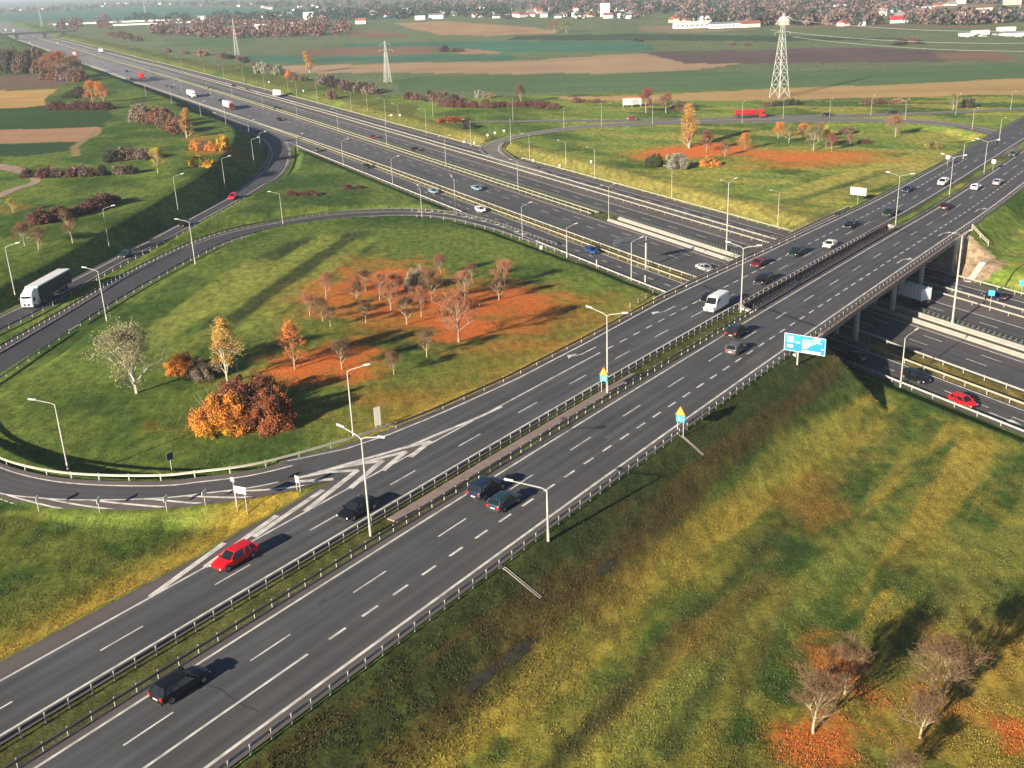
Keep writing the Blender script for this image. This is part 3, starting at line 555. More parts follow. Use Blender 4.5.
PT = [mat('patch_dark', (.055, .056, .060), .8, noise=.2, nscale=1.5), mat('patch_pale', (.092, .090, .088), .8, noise=.15, nscale=1.5)]
_r = random.Random(21)
for s_, n_, L_, w_, k in [(21, -1.3, .9, .5, 0), (22.2, -1.0, 1.6, .35, 0), (61, 1.5, 4, 1.2, 0), (92, -13.4, 5, 1.5, 0), (98, 5.1, 6, 1.5, 1), (128, 1.6, 6, 1.3, 0), (150, -10.3, 7, 1.3, 0), (172, 5.0, 5, 1.4, 0)]:
    mb = MB(); mb.quad(A(s_, n_-w_/2, .005), A(s_+_r.uniform(-.2, .2), n_+w_/2, .005), A(s_+L_, n_+w_/2, .005), A(s_+L_+_r.uniform(-.2, .2), n_-w_/2, .005)); link('asphalt_patch', mb.mesh('asphalt_patch', PT[k]), kind='structure')
mb = MB()      # sealed cracks across and along the lanes
for s0_, n0_, L_, along in [(8, -3.0, 9, 0), (28, -15, 6, 0), (40, 0.15, 14, 1), (57, -3.2, 10, 0), (70, -11.6, 16, 1), (88, -3.2, 10, 0), (104, -15, 6, 0), (18, -11.9, 12, 1), (0, 3.45, 16, 1), (80, 3.4, 14, 1)]:
    s_, n_ = s0_, n0_
    for q in range(int(L_/.7)):
        s2, n2 = (s_+.7, n_+_r.uniform(-.08, .08)) if along else (s_+_r.uniform(-.2, .2), n_+.7); mb.quad(A(s_, n_, .0075), A(s_+(0 if along else .05), n_+(.05 if along else 0), .0075), A(s2+(0 if along else .05), n2+(.05 if along else 0), .0075), A(s2, n2, .0075)); s_, n_ = s2, n2
link('crack_sealing', mb.mesh('crack_sealing', TAR), kind='structure')
# ------------------------------------------------------------------ grass tufts of the near fields (nobody could count them)
def tufts(n, seed):
    rs = np.random.RandomState(seed); y = 58+rs.rand(n)**1.3*95; x = (rs.rand(n)*1.16-.58)*y*1.02; sa, na = toA(x, y); s_, nm = toM(x, y)
    k = ((na > 9.2) | (na < nL_gore(sa)-1.5)) & (nm > 22.5) & (y < 155); x, y, sa, na = x[k], y[k], sa[k], na[k]
    for (c, hw) in RC[:2]: d, _ = poly_dist(x, y, c, hw); k = d > 1.0; x, y, na = x[k], y[k], na[k]
    dens = fbm(x/3.1+11, y/3.1, 4)*.5+fbm(x/1.1, y/1.1, 3)*.5; k = dens > .46; x, y, na, dens = x[k], y[k], na[k], dens[k]; z = ground(x, y); n = len(x)
    t = rs.rand(n)*6.283; w_ = .03+.05*rs.rand(n); h = .04+.11*rs.rand(n)**2; lx, ly = (rs.rand(n)-.5)*.26, (rs.rand(n)-.5)*.26
    V = np.zeros((n, 3, 3)); V[:, 0] = np.stack([x-np.cos(t)*w_, y-np.sin(t)*w_, z-.03], -1); V[:, 1] = np.stack([x+np.cos(t)*w_, y+np.sin(t)*w_, z-.03], -1); V[:, 2] = np.stack([x+lx, y+ly, z+h], -1)
    me = bpy.data.meshes.new('grass_tufts'); me.vertices.add(3*n); me.vertices.foreach_set('co', V.ravel()); me.loops.add(3*n); me.loops.foreach_set('vertex_index', np.arange(3*n, dtype=np.int32)); me.polygons.add(n); me.polygons.foreach_set('loop_start', np.arange(0, 3*n, 3, dtype=np.int32)); me.polygons.foreach_set('loop_total', np.full(n, 3, np.int32)); me.update(calc_edges=True)
    gc_, lf_, _ = ground_colour(x, y, z); mult = (.40+.75*rs.rand(n)**1.5)[:, None]; gc_ = gc_*mult*np.array([1.12, 1.05, .95]); k = (lf_ > .35) & (rs.rand(n) < .5); gc_[k] = np.array([.50, .15, .04])*mult[k]
    at = me.color_attributes.new('ground_col', 'FLOAT_COLOR', 'POINT'); a4 = np.ones((3*n, 4), np.float32); a4[:, :3] = np.repeat(gc_, 3, 0); at.data.foreach_set('color', a4.ravel())
    m = bpy.data.materials.new('tuft_blades'); m.use_nodes = True; tt = m.node_tree; ac = N(tt, 'ShaderNodeVertexColor', layer_name='ground_col'); tt.links.new(ac.outputs[0], tt.nodes['Principled BSDF'].inputs['Base Color']); tt.nodes['Principled BSDF'].inputs['Roughness'].default_value = .8
    me.materials.append(m); link('grass_tufts', me, label='rough grass tufts and fallen leaves scattered over the near fields', cat='grass', kind='stuff')
tufts(600000, 5)
# ================================================================== BRIDGE
def loc_mesh(mb, o): mb.v = [(a-o[0], b-o[1], c-o[2]) for a, b, c in mb.v]; return mb
def thing_mesh(root, name, mb, mats, smooth=False, **k):
    o = root.location; loc_mesh(mb, o); return link(name, mb.mesh(name, mats, smooth), root, **k)
bo = A(S_NEAR, 0, 0); br = empty('overpass_bridge', (bo[0], bo[1], 0), label='concrete road bridge carrying the wide diagonal road over the motorway', cat='bridge')
UNDER = mat('deck_concrete', (.33, .31, .28), .9, noise=.15, nscale=.3)
for n0, n1, nn in ((-22.2, -7.45, 'L'), (-4.75, 9.35, 'R')):
    mb = MB(); rings = []
    for t in np.linspace(0, 1, 26):
        sx = lambda n: S_NEAR+SK*n+t*(S_FAR-S_NEAR)
        rings.append([A(sx(n), n, dz) for n, dz in ((n0, -.03), (n1, -.03), (n1, -.42), (n1-1.5, -.55), (n1-2.1, -1.35), (n0+2.1, -1.35), (n0+1.5, -.55), (n0, -.42))])
    mb.loft(rings); thing_mesh(br, 'deck', mb, UNDER)
    for na_, nb_ in (((n0, n0+.7), (n1-.45, n1)) if nn == 'L' else ((n0, n0+.4), (n1-.95, n1))):
        mb = MB(); rings = []
        for t in np.linspace(0, 1, 26):
            sx = lambda n: S_NEAR+SK*n+t*(S_FAR-S_NEAR)
            rings.append([A(sx(n), n, dz) for n, dz in ((na_, .16), (nb_, .16), (nb_+(.03 if nb_ == n1 else 0), -.48 if nb_ == n1 else -.02), (na_-(.03 if na_ == n0 else 0), -.48 if na_ == n0 else -.02))])
        mb.loft(rings); thing_mesh(br, 'kerb', mb, PINK)
def a_of_m(nm, na_):     # point of the overpass frame on motorway line nm at overpass offset na_
    # solve M0+s*UM+nm*NM = A0+t*UA+na*NA
    Mx = np.array([UM, -UA]).T; r = A0+na_*NA-M0-nm*NM; s, t = np.linalg.solve(Mx, r); return t
for nm_ in (8.0, -10.2, -26.0):
    for na_ in (6.3, 2.2, -2.0, -10.2, -14.6, -19.0):
        t = a_of_m(nm_, na_); x, y, z = A(t, na_, -1.36); mb = MB(); mb.tube((x, y, -.3), (x, y, z), .5, .5, 14); thing_mesh(br, 'pier', mb, CONC, True)
    mb = MB()
    for n0, n1 in ((-20.2, -9.0), (-3.2, 7.4)):
        p, q = A(a_of_m(nm_, n0), n0, -1.34), A(a_of_m(nm_, n1), n1, -1.34); d = np.array(q)-np.array(p); L_ = np.hypot(d[0], d[1])
        mb.box(((p[0]+q[0])/2, (p[1]+q[1])/2, (p[2]+q[2])/2-.3), (L_+1, .9, .62), rz=math.atan2(d[1], d[0]))
    thing_mesh(br, 'pier_cap', mb, CONC)
for s0, sg in ((S_NEAR, -1), (S_FAR, 1)):
    mb = MB(); n0, n1 = -22.1, 9.3; a, b = s0+sg*-.4, s0+sg*1.6
    P = [A(a+SK*n0, n0), A(a+SK*n1, n1), A(b+SK*n1, n1), A(b+SK*n0, n0)]
    lo_ = [(p[0], p[1], -.6) for p in P]; hi_ = [(p[0], p[1], p[2]-(1.37 if k in (0, 1) else .5)) for k, p in enumerate(P)]; mb.loft([lo_, hi_]); thing_mesh(br, 'abutment', mb, CONCD)
    for n0, w_ in ((9.05, .45), (-22.0, .45)):
        mb = MB(); e = s0+sg*11; rings = []
        for s_ in np.linspace(s0+SK*n0+sg*.2, e+SK*n0, 6): rings.append([A(s_, n0-w_/2, .1), A(s_, n0+w_/2, .1), (*A(s_, n0+w_/2)[:2], -.5), (*A(s_, n0-w_/2)[:2], -.5)])
        mb.loft(rings); thing_mesh(br, 'wing_wall', mb, CONC)
# median cross beams closing the slot between the decks
for s0 in (S_NEAR-1.1, S_FAR+1.1):
    mb = MB(); a, b = A(s0+SK*-7.4, -7.4, .1), A(s0+SK*-4.8, -4.8, .1); d = np.array(b)-np.array(a); mb.box(((a[0]+b[0])/2, (a[1]+b[1])/2, a[2]-.2), (np.hypot(d[0], d[1]), .7, .6), rz=math.atan2(d[1], d[0])); thing_mesh(br, 'end_beam', mb, CONC)
HR = mat('handrail_steel', (.16, .13, .12), .6, .2)
for n_, lab in ((9.2, 'dark steel parapet railing along the right edge of the bridge deck'), (-22.05, 'dark steel parapet railing along the left edge of the bridge deck'), (-7.6, 'dark steel railing at the slot edge of the left bridge deck'), (-4.62, 'dark steel railing at the slot edge of the right bridge deck')):
    s0, s1 = S_NEAR+SK*n_-1, S_FAR+SK*n_+2; o = A(s0, n_, .1); rr = empty('parapet_railing', o, label=lab, cat='railing')
    mb = MB()
    for hz in (1.1, .75, .42): 
        for s_ in np.arange(s0, s1-.1, 4.): mb.tube(A(s_, n_, .12+hz), A(min(s_+4, s1), n_, .12+hz), .045, .045, 5)
    thing_mesh(rr, 'rail', mb, HR); mb = MB(); mb.box((0, 0, .58), (.08, .08, 1.16)); pm_ = mb.mesh('post', HR)
    for s_ in np.arange(s0, s1, 2.): p = A(s_, n_, .1); link('post', pm_, rr, loc=(p[0]-o[0], p[1]-o[1], p[2]-o[2]))

# ================================================================== GUARD RAILS
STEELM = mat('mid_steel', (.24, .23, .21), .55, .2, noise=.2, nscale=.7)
_postm = {}
def post_mesh(h, w=.12):
    k = (h, w)
    if k not in _postm:
        mb = MB(); mb.box((0, 0, h/2-.2), (w, w*.7, h+.4)); _postm[k] = mb.mesh('post', STEEL)
    return _postm[k]
def guardrail(P, label, step=4., side=1, mt=STEEL, group=None, h=.75, double=False, reach=230, name='guardrail', cat='guardrail'):
    P = np.array(P, float); seg = np.hypot(*np.diff(P[:, :2], axis=0).T); cum = np.concatenate([[0], np.cumsum(seg)]); o = P[np.argmin(np.hypot(P[:, 0], P[:, 1]))]
    root = empty(name, tuple(o), label=label, cat=cat, group=group)
    T = np.gradient(P[:, :2], axis=0); T /= np.hypot(T[:, 0], T[:, 1])[:, None]; Nn = np.stack([T[:, 1], -T[:, 0]], -1)*side
    mb = MB(); prof = [(.02, h-.31), (.09, h-.25), (.03, h-.155), (.09, h-.06), (.02, h)]
    rings = []
    for i in range(len(P)):
        r = [(P[i, 0]+Nn[i, 0]*(a+.06), P[i, 1]+Nn[i, 1]*(a+.06), P[i, 2]+z) for a, z in prof]
        r += [(P[i, 0]+Nn[i, 0]*(a+.045), P[i, 1]+Nn[i, 1]*(a+.045), P[i, 2]+z) for a, z in prof[::-1]]
        rings.append(r)
    mb.loft(rings); thing_mesh(root, 'beam', mb, mt)
    if double:
        mb = MB(); rings = [[(P[i, 0]-Nn[i, 0]*(a+.06), P[i, 1]-Nn[i, 1]*(a+.06), P[i, 2]+z) for a, z in prof]+[(P[i, 0]-Nn[i, 0]*(a+.045), P[i, 1]-Nn[i, 1]*(a+.045), P[i, 2]+z) for a, z in prof[::-1]] for i in range(len(P))]
        mb.loft(rings); thing_mesh(root, 'beam', mb, mt)
    pts = []
    for d in np.arange(.5, cum[-1], step):
        p = [np.interp(d, cum, P[:, k]) for k in range(3)]; a = math.atan2(np.interp(d, cum, T[:, 1]), np.interp(d, cum, T[:, 0])); pts.append((math.hypot(p[0], p[1]), p, a))
    near = []
    for r_, p, a in pts:
        x, y = proj(p) if p[1] > 20 else (-999, 0)
        near.append(r_ < reach and -20 < x < 1044 and 0 < y < 790)
    cand = sorted([k for k in range(len(pts)) if near[k]], key=lambda k: pts[k][0])[:100]; cs = set(cand)
    pm = post_mesh(h+.04)
    for k in cand: r_, p, a = pts[k]; link('post', pm, root, loc=tuple(np.array(p)-o), rot=(0, 0, a))
    mb = MB(); any_ = False
    for k, (r_, p, a) in enumerate(pts):
        if k in cs or r_ > 900: continue
        any_ = True; mb.box((p[0], p[1], p[2]+h/2-.18), (.12, .09, h+.4), rz=a)
    if any_: thing_mesh(root, 'post', mb, mt, kind='stuff')
    return root
sg_ = np.concatenate([np.arange(-72, 260, 2.), np.arange(260, 640, 10.)])
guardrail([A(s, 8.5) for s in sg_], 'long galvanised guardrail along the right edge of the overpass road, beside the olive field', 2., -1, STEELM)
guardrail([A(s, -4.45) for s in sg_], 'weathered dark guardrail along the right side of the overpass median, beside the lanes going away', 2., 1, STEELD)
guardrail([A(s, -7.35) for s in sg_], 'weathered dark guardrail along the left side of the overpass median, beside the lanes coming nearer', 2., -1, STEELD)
guardrail([A(s, float(np.interp(s, GX, GY))+.35) for s in sg_ if s > 52], 'guardrail along the left edge of the overpass road, from the loop field over the bridge', 4., 1, STEELD)
def offs(ramp, side, i0, i1, off, zz=0.):
    a, b = ramp; out = []
    for i in range(i0, min(i1, len(a))):
        p, q = (a[i], b[i]) if side == 0 else (b[i], a[i]); u_ = p-q; u_[2] = 0; u_ /= np.linalg.norm(u_); r = p+u_*off; out.append((r[0], r[1], p[2]+zz))
    return out
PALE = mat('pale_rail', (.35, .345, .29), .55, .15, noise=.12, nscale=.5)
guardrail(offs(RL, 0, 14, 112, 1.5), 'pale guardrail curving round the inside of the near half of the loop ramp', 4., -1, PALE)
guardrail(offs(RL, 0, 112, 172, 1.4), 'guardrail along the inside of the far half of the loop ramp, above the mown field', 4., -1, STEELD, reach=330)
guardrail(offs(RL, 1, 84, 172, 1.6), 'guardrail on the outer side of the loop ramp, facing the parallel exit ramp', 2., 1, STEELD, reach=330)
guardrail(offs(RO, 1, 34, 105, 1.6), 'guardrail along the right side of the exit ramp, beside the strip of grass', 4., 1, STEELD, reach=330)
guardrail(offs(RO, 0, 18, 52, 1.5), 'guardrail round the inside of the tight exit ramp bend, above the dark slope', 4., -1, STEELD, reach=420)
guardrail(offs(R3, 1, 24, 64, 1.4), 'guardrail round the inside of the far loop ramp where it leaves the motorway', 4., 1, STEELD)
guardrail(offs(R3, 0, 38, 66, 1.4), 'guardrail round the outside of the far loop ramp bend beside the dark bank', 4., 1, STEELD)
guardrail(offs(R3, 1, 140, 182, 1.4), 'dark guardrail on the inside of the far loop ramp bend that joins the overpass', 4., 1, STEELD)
sm_ = np.concatenate([np.arange(-3000, -600, 40.), np.arange(-600, 120, 6.), np.arange(120, 700, 40.)])
for f, lab, sd_, mt in ((lambda s: -27.6, 'farther guardrail on the narrow strip beside the far collector lane', 1, PALE), (lambda s: -23.9, 'nearer guardrail on the narrow strip beside the far collector lane', -1, PALE),
                        (lambda s: nedge(s)+1.9, 'guardrail between the near motorway lanes and the yellow grass strip', 1, PALE), (lambda s: ncd(s)-.9, 'guardrail between the yellow grass strip and the near collector lane', -1, PALE)):
    guardrail([M(s, f(s)) for s in sm_], lab, 4., sd_, mt)
e1, e2, e3, e4 = Mpx(200, 116)[0], Mpx(287, 148)[0], Mpx(452, 215)[0], Mpx(534, 243.5)[0]
for a_, b_, lab in ((-3000, e1, 'guardrail along the near outer edge of the motorway, left of the exit ramp'), (e2, e3, 'guardrail along the near outer edge of the motorway, between exit ramp and loop merge'), (e4, 700, 'guardrail along the near outer edge of the motorway, passing under the bridge')):
    guardrail([M(s, ncdo(s)+1.0) for s in np.concatenate([[a_], sm_[(sm_ > a_) & (sm_ < b_)], [b_]])], lab, 4., 1, STEEL)
f1, f2 = Mpx(478, 150.5)[0], Mpx(513, 160.5)[0]
for a_, b_, lab in ((-3000, f1, 'guardrail along the far outer edge of the motorway, left of the far loop ramp'), (f2, 700, 'guardrail along the far outer edge of the motorway, right of the far loop ramp')):
    guardrail([M(s, -36.) for s in np.concatenate([[a_], sm_[(sm_ > a_) & (sm_ < b_)], [b_]])], lab, 4., -1, PALE)
for n_, lab in ((-7.55, 'nearer guardrail on the motorway median, left of the bridge'), (-9.9, 'farther guardrail on the motorway median, left of the bridge')):
    guardrail([M(s, n_) for s in sm_ if s < -108], lab, 4., 1, PALE)
# concrete safety barriers in the median by the bridge
WC = mat('white_concrete', (.27, .27, .25), .8, noise=.1, nscale=.6)
for n_, lab in ((-8.0, 'nearer of two pale concrete barriers on the motorway median by the bridge'), (-11.3, 'farther of two pale concrete barriers on the motorway median by the bridge')):
    o = M(0, n_); rr = empty('concrete_barrier', o, label=lab, cat='barrier'); mb = MB(); rings = []
    for s_ in np.arange(-106, 330, 6.): rings.append([M(s_, n_+a, z) for a, z in ((-.55, -.12), (-.5, .25), (-.30, .4), (-.2, .62), (.2, .62), (.30, .4), (.5, .25), (.55, -.12))])
    mb.loft(rings); thing_mesh(rr, 'barrier_wall', mb, WC)
NET = bpy.data.materials.new('net_fence'); NET.use_nodes = True
o = M(0, -12.75); rr = empty('median_net_fence', o, label='low dark lattice fence along the far side of the motorway median', cat='fence'); mb = MB()
LAT = mat('lattice_dark', (.045, .055, .05), .8)
for s_ in np.arange(-700, 330, 1.1):
    for dz_ in (0,): mb.box((*M(s_, -12.75)[:2], .42), (.42, .07, 1.05), rz=math.atan2(UM[1], UM[0]))
for z_ in (.1, .55, .95): mb.box((*M(-185, -12.75)[:2], z_), (1030, .05, .06), rz=math.atan2(UM[1], UM[0]))
thing_mesh(rr, 'slats', mb, LAT)
# paved strip in the overpass median
mb = MB(); rings = []
for s_ in np.arange(36.2, 87, 2.): rings.append([A(s_, n, z) for n, z in ((-6.85, -.16), (-6.85, .03), (-5.5, .03), (-5.5, -.16))])
mb.loft(rings); link('median_paving', mb.mesh('median_paving', PINK), kind='structure')
# drainage chutes with kerbed sides
for (p0, p1, lab) in [((500, 567), (541, 598), 'concrete drainage chute running down the bank below the lone lamp'), ((681, 436), (703, 455), 'pale concrete drainage chute running down the bank beside the yellow warning sign')]:
    a, b = gpx(*p0), gpx(*p1); d = b-a; L_ = np.hypot(d[0], d[1]); q = np.array([-d[1], d[0], 0])/L_; root = empty('drainage_chute', tuple(a), label=lab, cat='gutter'); mb = MB()
    for o0, o1, z0, z1 in ((-.17, -.10, -.1, .07), (.10, .17, -.1, .07), (-.10, .10, -.1, .02)):
        rings = []
        for t in np.linspace(0, 1, 9):
            c = a+d*t; g = gz(c[0], c[1]); rings.append([(c[0]+q[0]*o0, c[1]+q[1]*o0, g+z0), (c[0]+q[0]*o0, c[1]+q[1]*o0, g+z1), (c[0]+q[0]*o1, c[1]+q[1]*o1, g+z1), (c[0]+q[0]*o1, c[1]+q[1]*o1, g+z0)])
        mb.loft(rings)
    thing_mesh(root, 'channel', mb, CONCD)
# steps with a railing down the banks at the bridge ends
for pts, lab, cc in [([(630, 308), (638, 303), (646, 298), (653, 294)], 'pale yellow handrail down the bank at the near left corner of the bridge', (.45, .40, .22)), ([(972, 229), (980, 238), (988, 246)], 'handrail down the bank beside the beige abutment slope', (.6, .58, .5))]:
    P = [gpx(*p) for p in pts]; root = empty('stair_handrail', tuple(P[0]), label=lab, cat='handrail'); mm = mat('rail_'+lab[:4]+str(len(lab)), cc, .5); mb = MB()
    for hz in (1.0, .55):
        for a, b in zip(P[:-1], P[1:]): mb.tube((a[0], a[1], a[2]+hz), (b[0], b[1], b[2]+hz), .06, .06, 6)
    thing_mesh(root, 'rail', mb, mm)
    for p in P: mb = MB(); mb.tube((p[0], p[1], p[2]-.2), (p[0], p[1], p[2]+1.02), .06, .06, 6); thing_mesh(root, 'post', mb, mm)
p0, p1 = gpx(985, 262), gpx(968, 282); root = empty('bank_steps', tuple(p0), label='concrete steps down the grass bank right of the beige abutment slope', cat='steps'); mb = MB(); d = p1-p0
for k in range(22):
    c = p0+d*k/21; mb.box((c[0], c[1], gz(c[0], c[1])+.08), (1.3, .5, .3), rz=math.atan2(d[1], d[0])+math.pi/2)
thing_mesh(root, 'steps', mb, CONC)

# ================================================================== LAMPS
def fit_h(P, top, lo=3, hi=26):
    hs = np.linspace(lo, hi, 240); e = [abs(proj((P[0], P[1], P[2]+h))[1]-top) for h in hs]; return float(hs[int(np.argmin(e))])
_lm = {}
LAMPH = mat('lamp_housing', (.55, .55, .53), .4)
def lamp(px, py, top, arms, label, group=None, arm=2.2, tall=False, P=None):
    """arms: list of azimuths (radians, 0 = +x) in which an arm reaches out"""
    P = gpx(px, py) if P is None else P; h = fit_h(P, top); dist = math.hypot(P[0], P[1])
    root = empty('street_lamp', tuple(P), label=label, cat='street lamp', group=group)
    r = (.085 if h < 14 else .15)*(1 if dist < 240 else .72 if dist < 420 else .6); ra = .07 if dist < 240 else .045
    mb = MB(); mb.tube((0, 0, -.3), (0, 0, 1.2), r*1.7, r*1.6, 8); mb.tube((0, 0, 1.2), (0, 0, h), r*1.35, r*.85, 8); link('pole', mb.mesh('pole', POLE, True), root)
    for az in arms:
        c, s = math.cos(az), math.sin(az); mb = MB(); pts = [(0, 0, h-.1), (c*.5, s*.5, h+.18), (c*arm, s*arm, h+.62)]
        for a, b in zip(pts[:-1], pts[1:]): mb.tube(a, b, ra, ra*.8, 6)
        am = link('arm', mb.mesh('arm', POLE), root)
        mb = MB(); rr = [[(x, y*wd, z) for y, z in ((-1, 0), (-.8, .10), (0, .16), (.8, .10), (1, 0), (0, -.06))] for x, wd in ((0, .08), (.2, .13), (.75, .15), (.9, .08))]; mb.loft(rr)
        link('lamp_head', mb.mesh('lamp_head', LAMPH), am, loc=(c*(arm-.1), s*(arm-.1), h+.62), rot=(0, -.12, az))
    return root
aA = math.atan2(NA[1], NA[0]); aM = math.atan2(NM[1], NM[0]); PI = math.pi
ORD = ['first', 'second', 'third', 'fourth', 'fifth', 'sixth', 'seventh', 'eighth', 'ninth', 'tenth', 'eleventh', 'twelfth', 'thirteenth', 'fourteenth', 'fifteenth', 'sixteenth', 'seventeenth', 'eighteenth', 'nineteenth', 'twentieth', 'twenty-first', 'twenty-second', 'twenty-third', 'twenty-fourth', 'twenty-fifth']
# double-armed lamps on the overpass median
g_ = 'double-armed lamps on the overpass median'
for k, (x, y, t) in enumerate([(370.5, 534.5, 438), (607.4, 392.7, 315), (740.8, 311.5, 248.3), (895.5, 224, 176), (951, 196, 157.5), (991.7, 174, 142)]):
    s_, n_ = Apx(x, y); P = np.array(A(s_, min(max(n_, -7.2), -5.0), -.14))
    lamp(x, y, t, [aA, aA+PI], ['tall double-armed lamp in front of the black car, nearest on the median', 'double-armed lamp rising behind the yellow warning sign on the median', 'double-armed lamp beside the white van on the bridge approach', 'double-armed lamp on the median just past the far end of the bridge', 'double-armed lamp on the median beyond the white car, past the bridge', 'double-armed lamp farthest up the overpass median, beside a small white sign'][k], g_, 2.3, P=P)
lamp(548.3, 541, 490.3, [aA+PI+.35], 'lone single-armed lamp on the bank right of the overpass, casting a long bent shadow', None, 3.4)
g_ = 'lamps along the loop ramp'
for x, y, t, az, lb in [(68.4, 471.1, 404, PI, 'leaning single-armed lamp inside the left end of the loop, above the pale guardrail'), (106.8, 320.8, 271, PI*.95, 'single-armed lamp left of the big pale willow, beside the loop ramp'), (195.3, 263.9, 222, PI, 'single-armed lamp on the inner edge of the loop ramp, right of the parked-looking teal car'),
                     (283, 224.5, 194, PI, 'single-armed lamp at the top of the loop ramp bend, above the mown stripes'), (353.6, 437.8, 371, .05, 'single-armed lamp at the loop verge, just behind the nearest median lamp'), (422, 217, 189, PI*.6, 'lamp on the outer verge of the loop ramp beside the dark grass wedge'), (455.8, 214, 180, PI*.6, 'lamp between the loop ramp and the white car on the collector lane')]:
    lamp(x, y, t, [az], lb, g_)
g_ = 'lamps along the left side of the exit ramp'
for k, (x, y, t) in enumerate([(15.5, 296.5, 247), (109.4, 247.7, 209), (178.4, 212.3, 177), (225.3, 187.6, 158.5), (254.5, 166.7, 139.6), (260.8, 150, 133.5)]):
    lamp(x, y, t, [.1], ['lamp nearest the white lorry, at the left end of the exit ramp', 'second lamp from the left beside the exit ramp, above the teal car', 'third lamp from the left beside the exit ramp, on the shaded bank', 'fourth lamp from the left beside the exit ramp, above the red car', 'fifth lamp from the left, inside the exit ramp bend on the dark slope', 'lamp at the top of the exit ramp bend, nearest the motorway'][k], g_)
g_ = 'lamps on the motorway median'
med = [(150, 81, 69), (182, 92, 79), (211, 97, 84), (232.3, 97, 83), (263, 109.5, 94), (297.5, 119.5, 103), (338.5, 132.5, 110), (387, 146, 118), (446, 166, 138), (518, 190, 161), (608.8, 219, 187), (726.3, 253.3, 182.5)]
for k, (x, y, t) in enumerate(med): lamp(x, y, t, [aM, aM+PI] if k > 6 else [aM], ORD[k]+' lamp from the left on the motorway median, left of the bridge' if k < 11 else 'very tall slim lamp mast on the motorway median just left of the bridge', g_, 1.6)
lamp(951.8, 327, 235.5, [aM, aM+PI], 'very tall slim lamp mast on the motorway median right of the bridge', g_, 1.6)
g_ = 'lamps along the near edge of the motorway'
for k, (x, y, t) in enumerate([(146, 96, 80), (172, 104, 86), (201, 116, 103), (226, 124, 106), (249.5, 137, 122), (297.5, 150, 136), (343.5, 166, 141.5), (392.8, 184.6, 159), (522.5, 240, 206.5), (567, 257.5, 228), (631.3, 281, 242)]):
    lamp(x, y, t, [aM+PI], ORD[k]+' lamp from the left along the near edge of the motorway', g_)
lamp(900.3, 387.2, 338, [aM+PI+.2], 'single-armed lamp on the near motorway verge by the black car, right of the bridge', g_, 2.6)
g_ = 'lamps along the far edge of the motorway'
for k, (x, y, t) in enumerate([(135, 58, 48), (158, 63, 53), (182, 70, 58), (205, 74, 62), (224, 79, 66), (244, 84, 68), (265, 91, 71), (288.5, 94.5, 78), (297, 97, 82), (317.5, 104, 79), (351.5, 111.5, 92), (367.5, 110.5, 91), (386, 124.5, 99), (398.5, 115.5, 105), (426.5, 135, 110), (433, 116.5, 96), (471, 146.5, 121), (529.7, 160.5, 135), (565.8, 165, 141.5), (594.7, 179, 148.7), (671.6, 198.6, 167), (777.5, 228, 192)]):
    lamp(x, y, t, [aM], ORD[k]+' lamp from the left on the bank along the far edge of the motorway', g_)
g_ = 'lamps along the far loop ramp and the country road'
for k, (x, y, t) in enumerate([(510.8, 143.5, 120.5), (513, 119.7, 98.6), (564, 128.5, 108.8), (601.5, 126, 101), (652.5, 124.5, 99), (742, 123.5, 101.7), (783, 118.5, 99), (829.5, 117.5, 100), (870.7, 116, 97), (905, 120.5, 100), (955.5, 115, 95), (972, 130.5, 109), (999, 141.5, 119), (1010.5, 110, 92.5)]):
    lamp(x, y, t, [-PI/2], ORD[k]+' lamp from the left beyond the far field, along the country road and far ramp', g_)
lamp(963, 159.5, 143.5, [.1], 'short lamp with a bright head inside the far loop, right of the round shrub', g_)

# ================================================================== SIGNS
BLUE = mat('sign_blue', (.010, .20, .52), .4); TEAL = mat('sign_teal', (.02, .42, .36), .4); SW = mat('sign_white', (.62, .64, .62), .4); YEL = mat('sign_yellow', (.80, .50, .05), .4); ORG = mat('sign_red_border', (.55, .12, .03), .4); CYAN = mat('plate_blue', (.04, .38, .62), .4); PNK = mat('sign_pink', (.72, .38, .45), .4); DKM = mat('dark_mark', (.03, .03, .035), .6)
def panel(mb, w, h, z, t=.06, y=0, x=0, m=0): mb.box((x, y, z), (w, t, h), m)
def signroot(P, az, label, cat='sign', name='road_sign', group=None): return empty(name, tuple(P), az, label=label, cat=cat, group=group)
# big direction sign; local x runs along the panel, -y is its face
P = gpx(796.9, 365); az = math.atan2(NA[1], NA[0]); hh = fit_h(P, 333, 1, 12); r = signroot(P, az, 'large blue and teal direction sign on a single post beside the bridge', name='direction_sign')
mb = MB(); mb.tube((0, .12, -.4), (0, .12, hh-.3), .13, .12, 10); link('post', mb.mesh('post', POLE, True), r)
W, Hh, zc, xc = 5.9, 2.5, hh-1.5, .95
mb = MB(); panel(mb, W, Hh, zc, .08, 0, xc); pn = link('panel', mb.mesh('panel', BLUE), r)
mb = MB()
for x_, z_, w_, h_ in ((0, Hh/2-.03, W, .06), (0, -Hh/2+.03, W, .06), (-W/2+.03, 0, .06, Hh-.13), (W/2-.03, 0, .06, Hh-.13)): panel(mb, w_, h_, zc+z_, .02, -.052, xc+x_)
link('border', mb.mesh('border', SW), pn)
mb = MB(); panel(mb, 2.3, 1.15, zc+.6, .02, -.055, xc-1.72); panel(mb, 3.3, .38, zc+1.0, .02, -.055, xc+1.15); link('teal_field', mb.mesh('teal_field', TEAL), pn)
mb = MB(); panel(mb, .85, .85, zc+.45, .02, -.07, xc-2.1); panel(mb, .85, .38, zc-.55, .02, -.055, xc-2.1); panel(mb, 2.7, .40, zc-1.05, .02, -.055, xc+1.0); panel(mb, .9, .5, zc+.9, .02, -.07, xc+1.7)
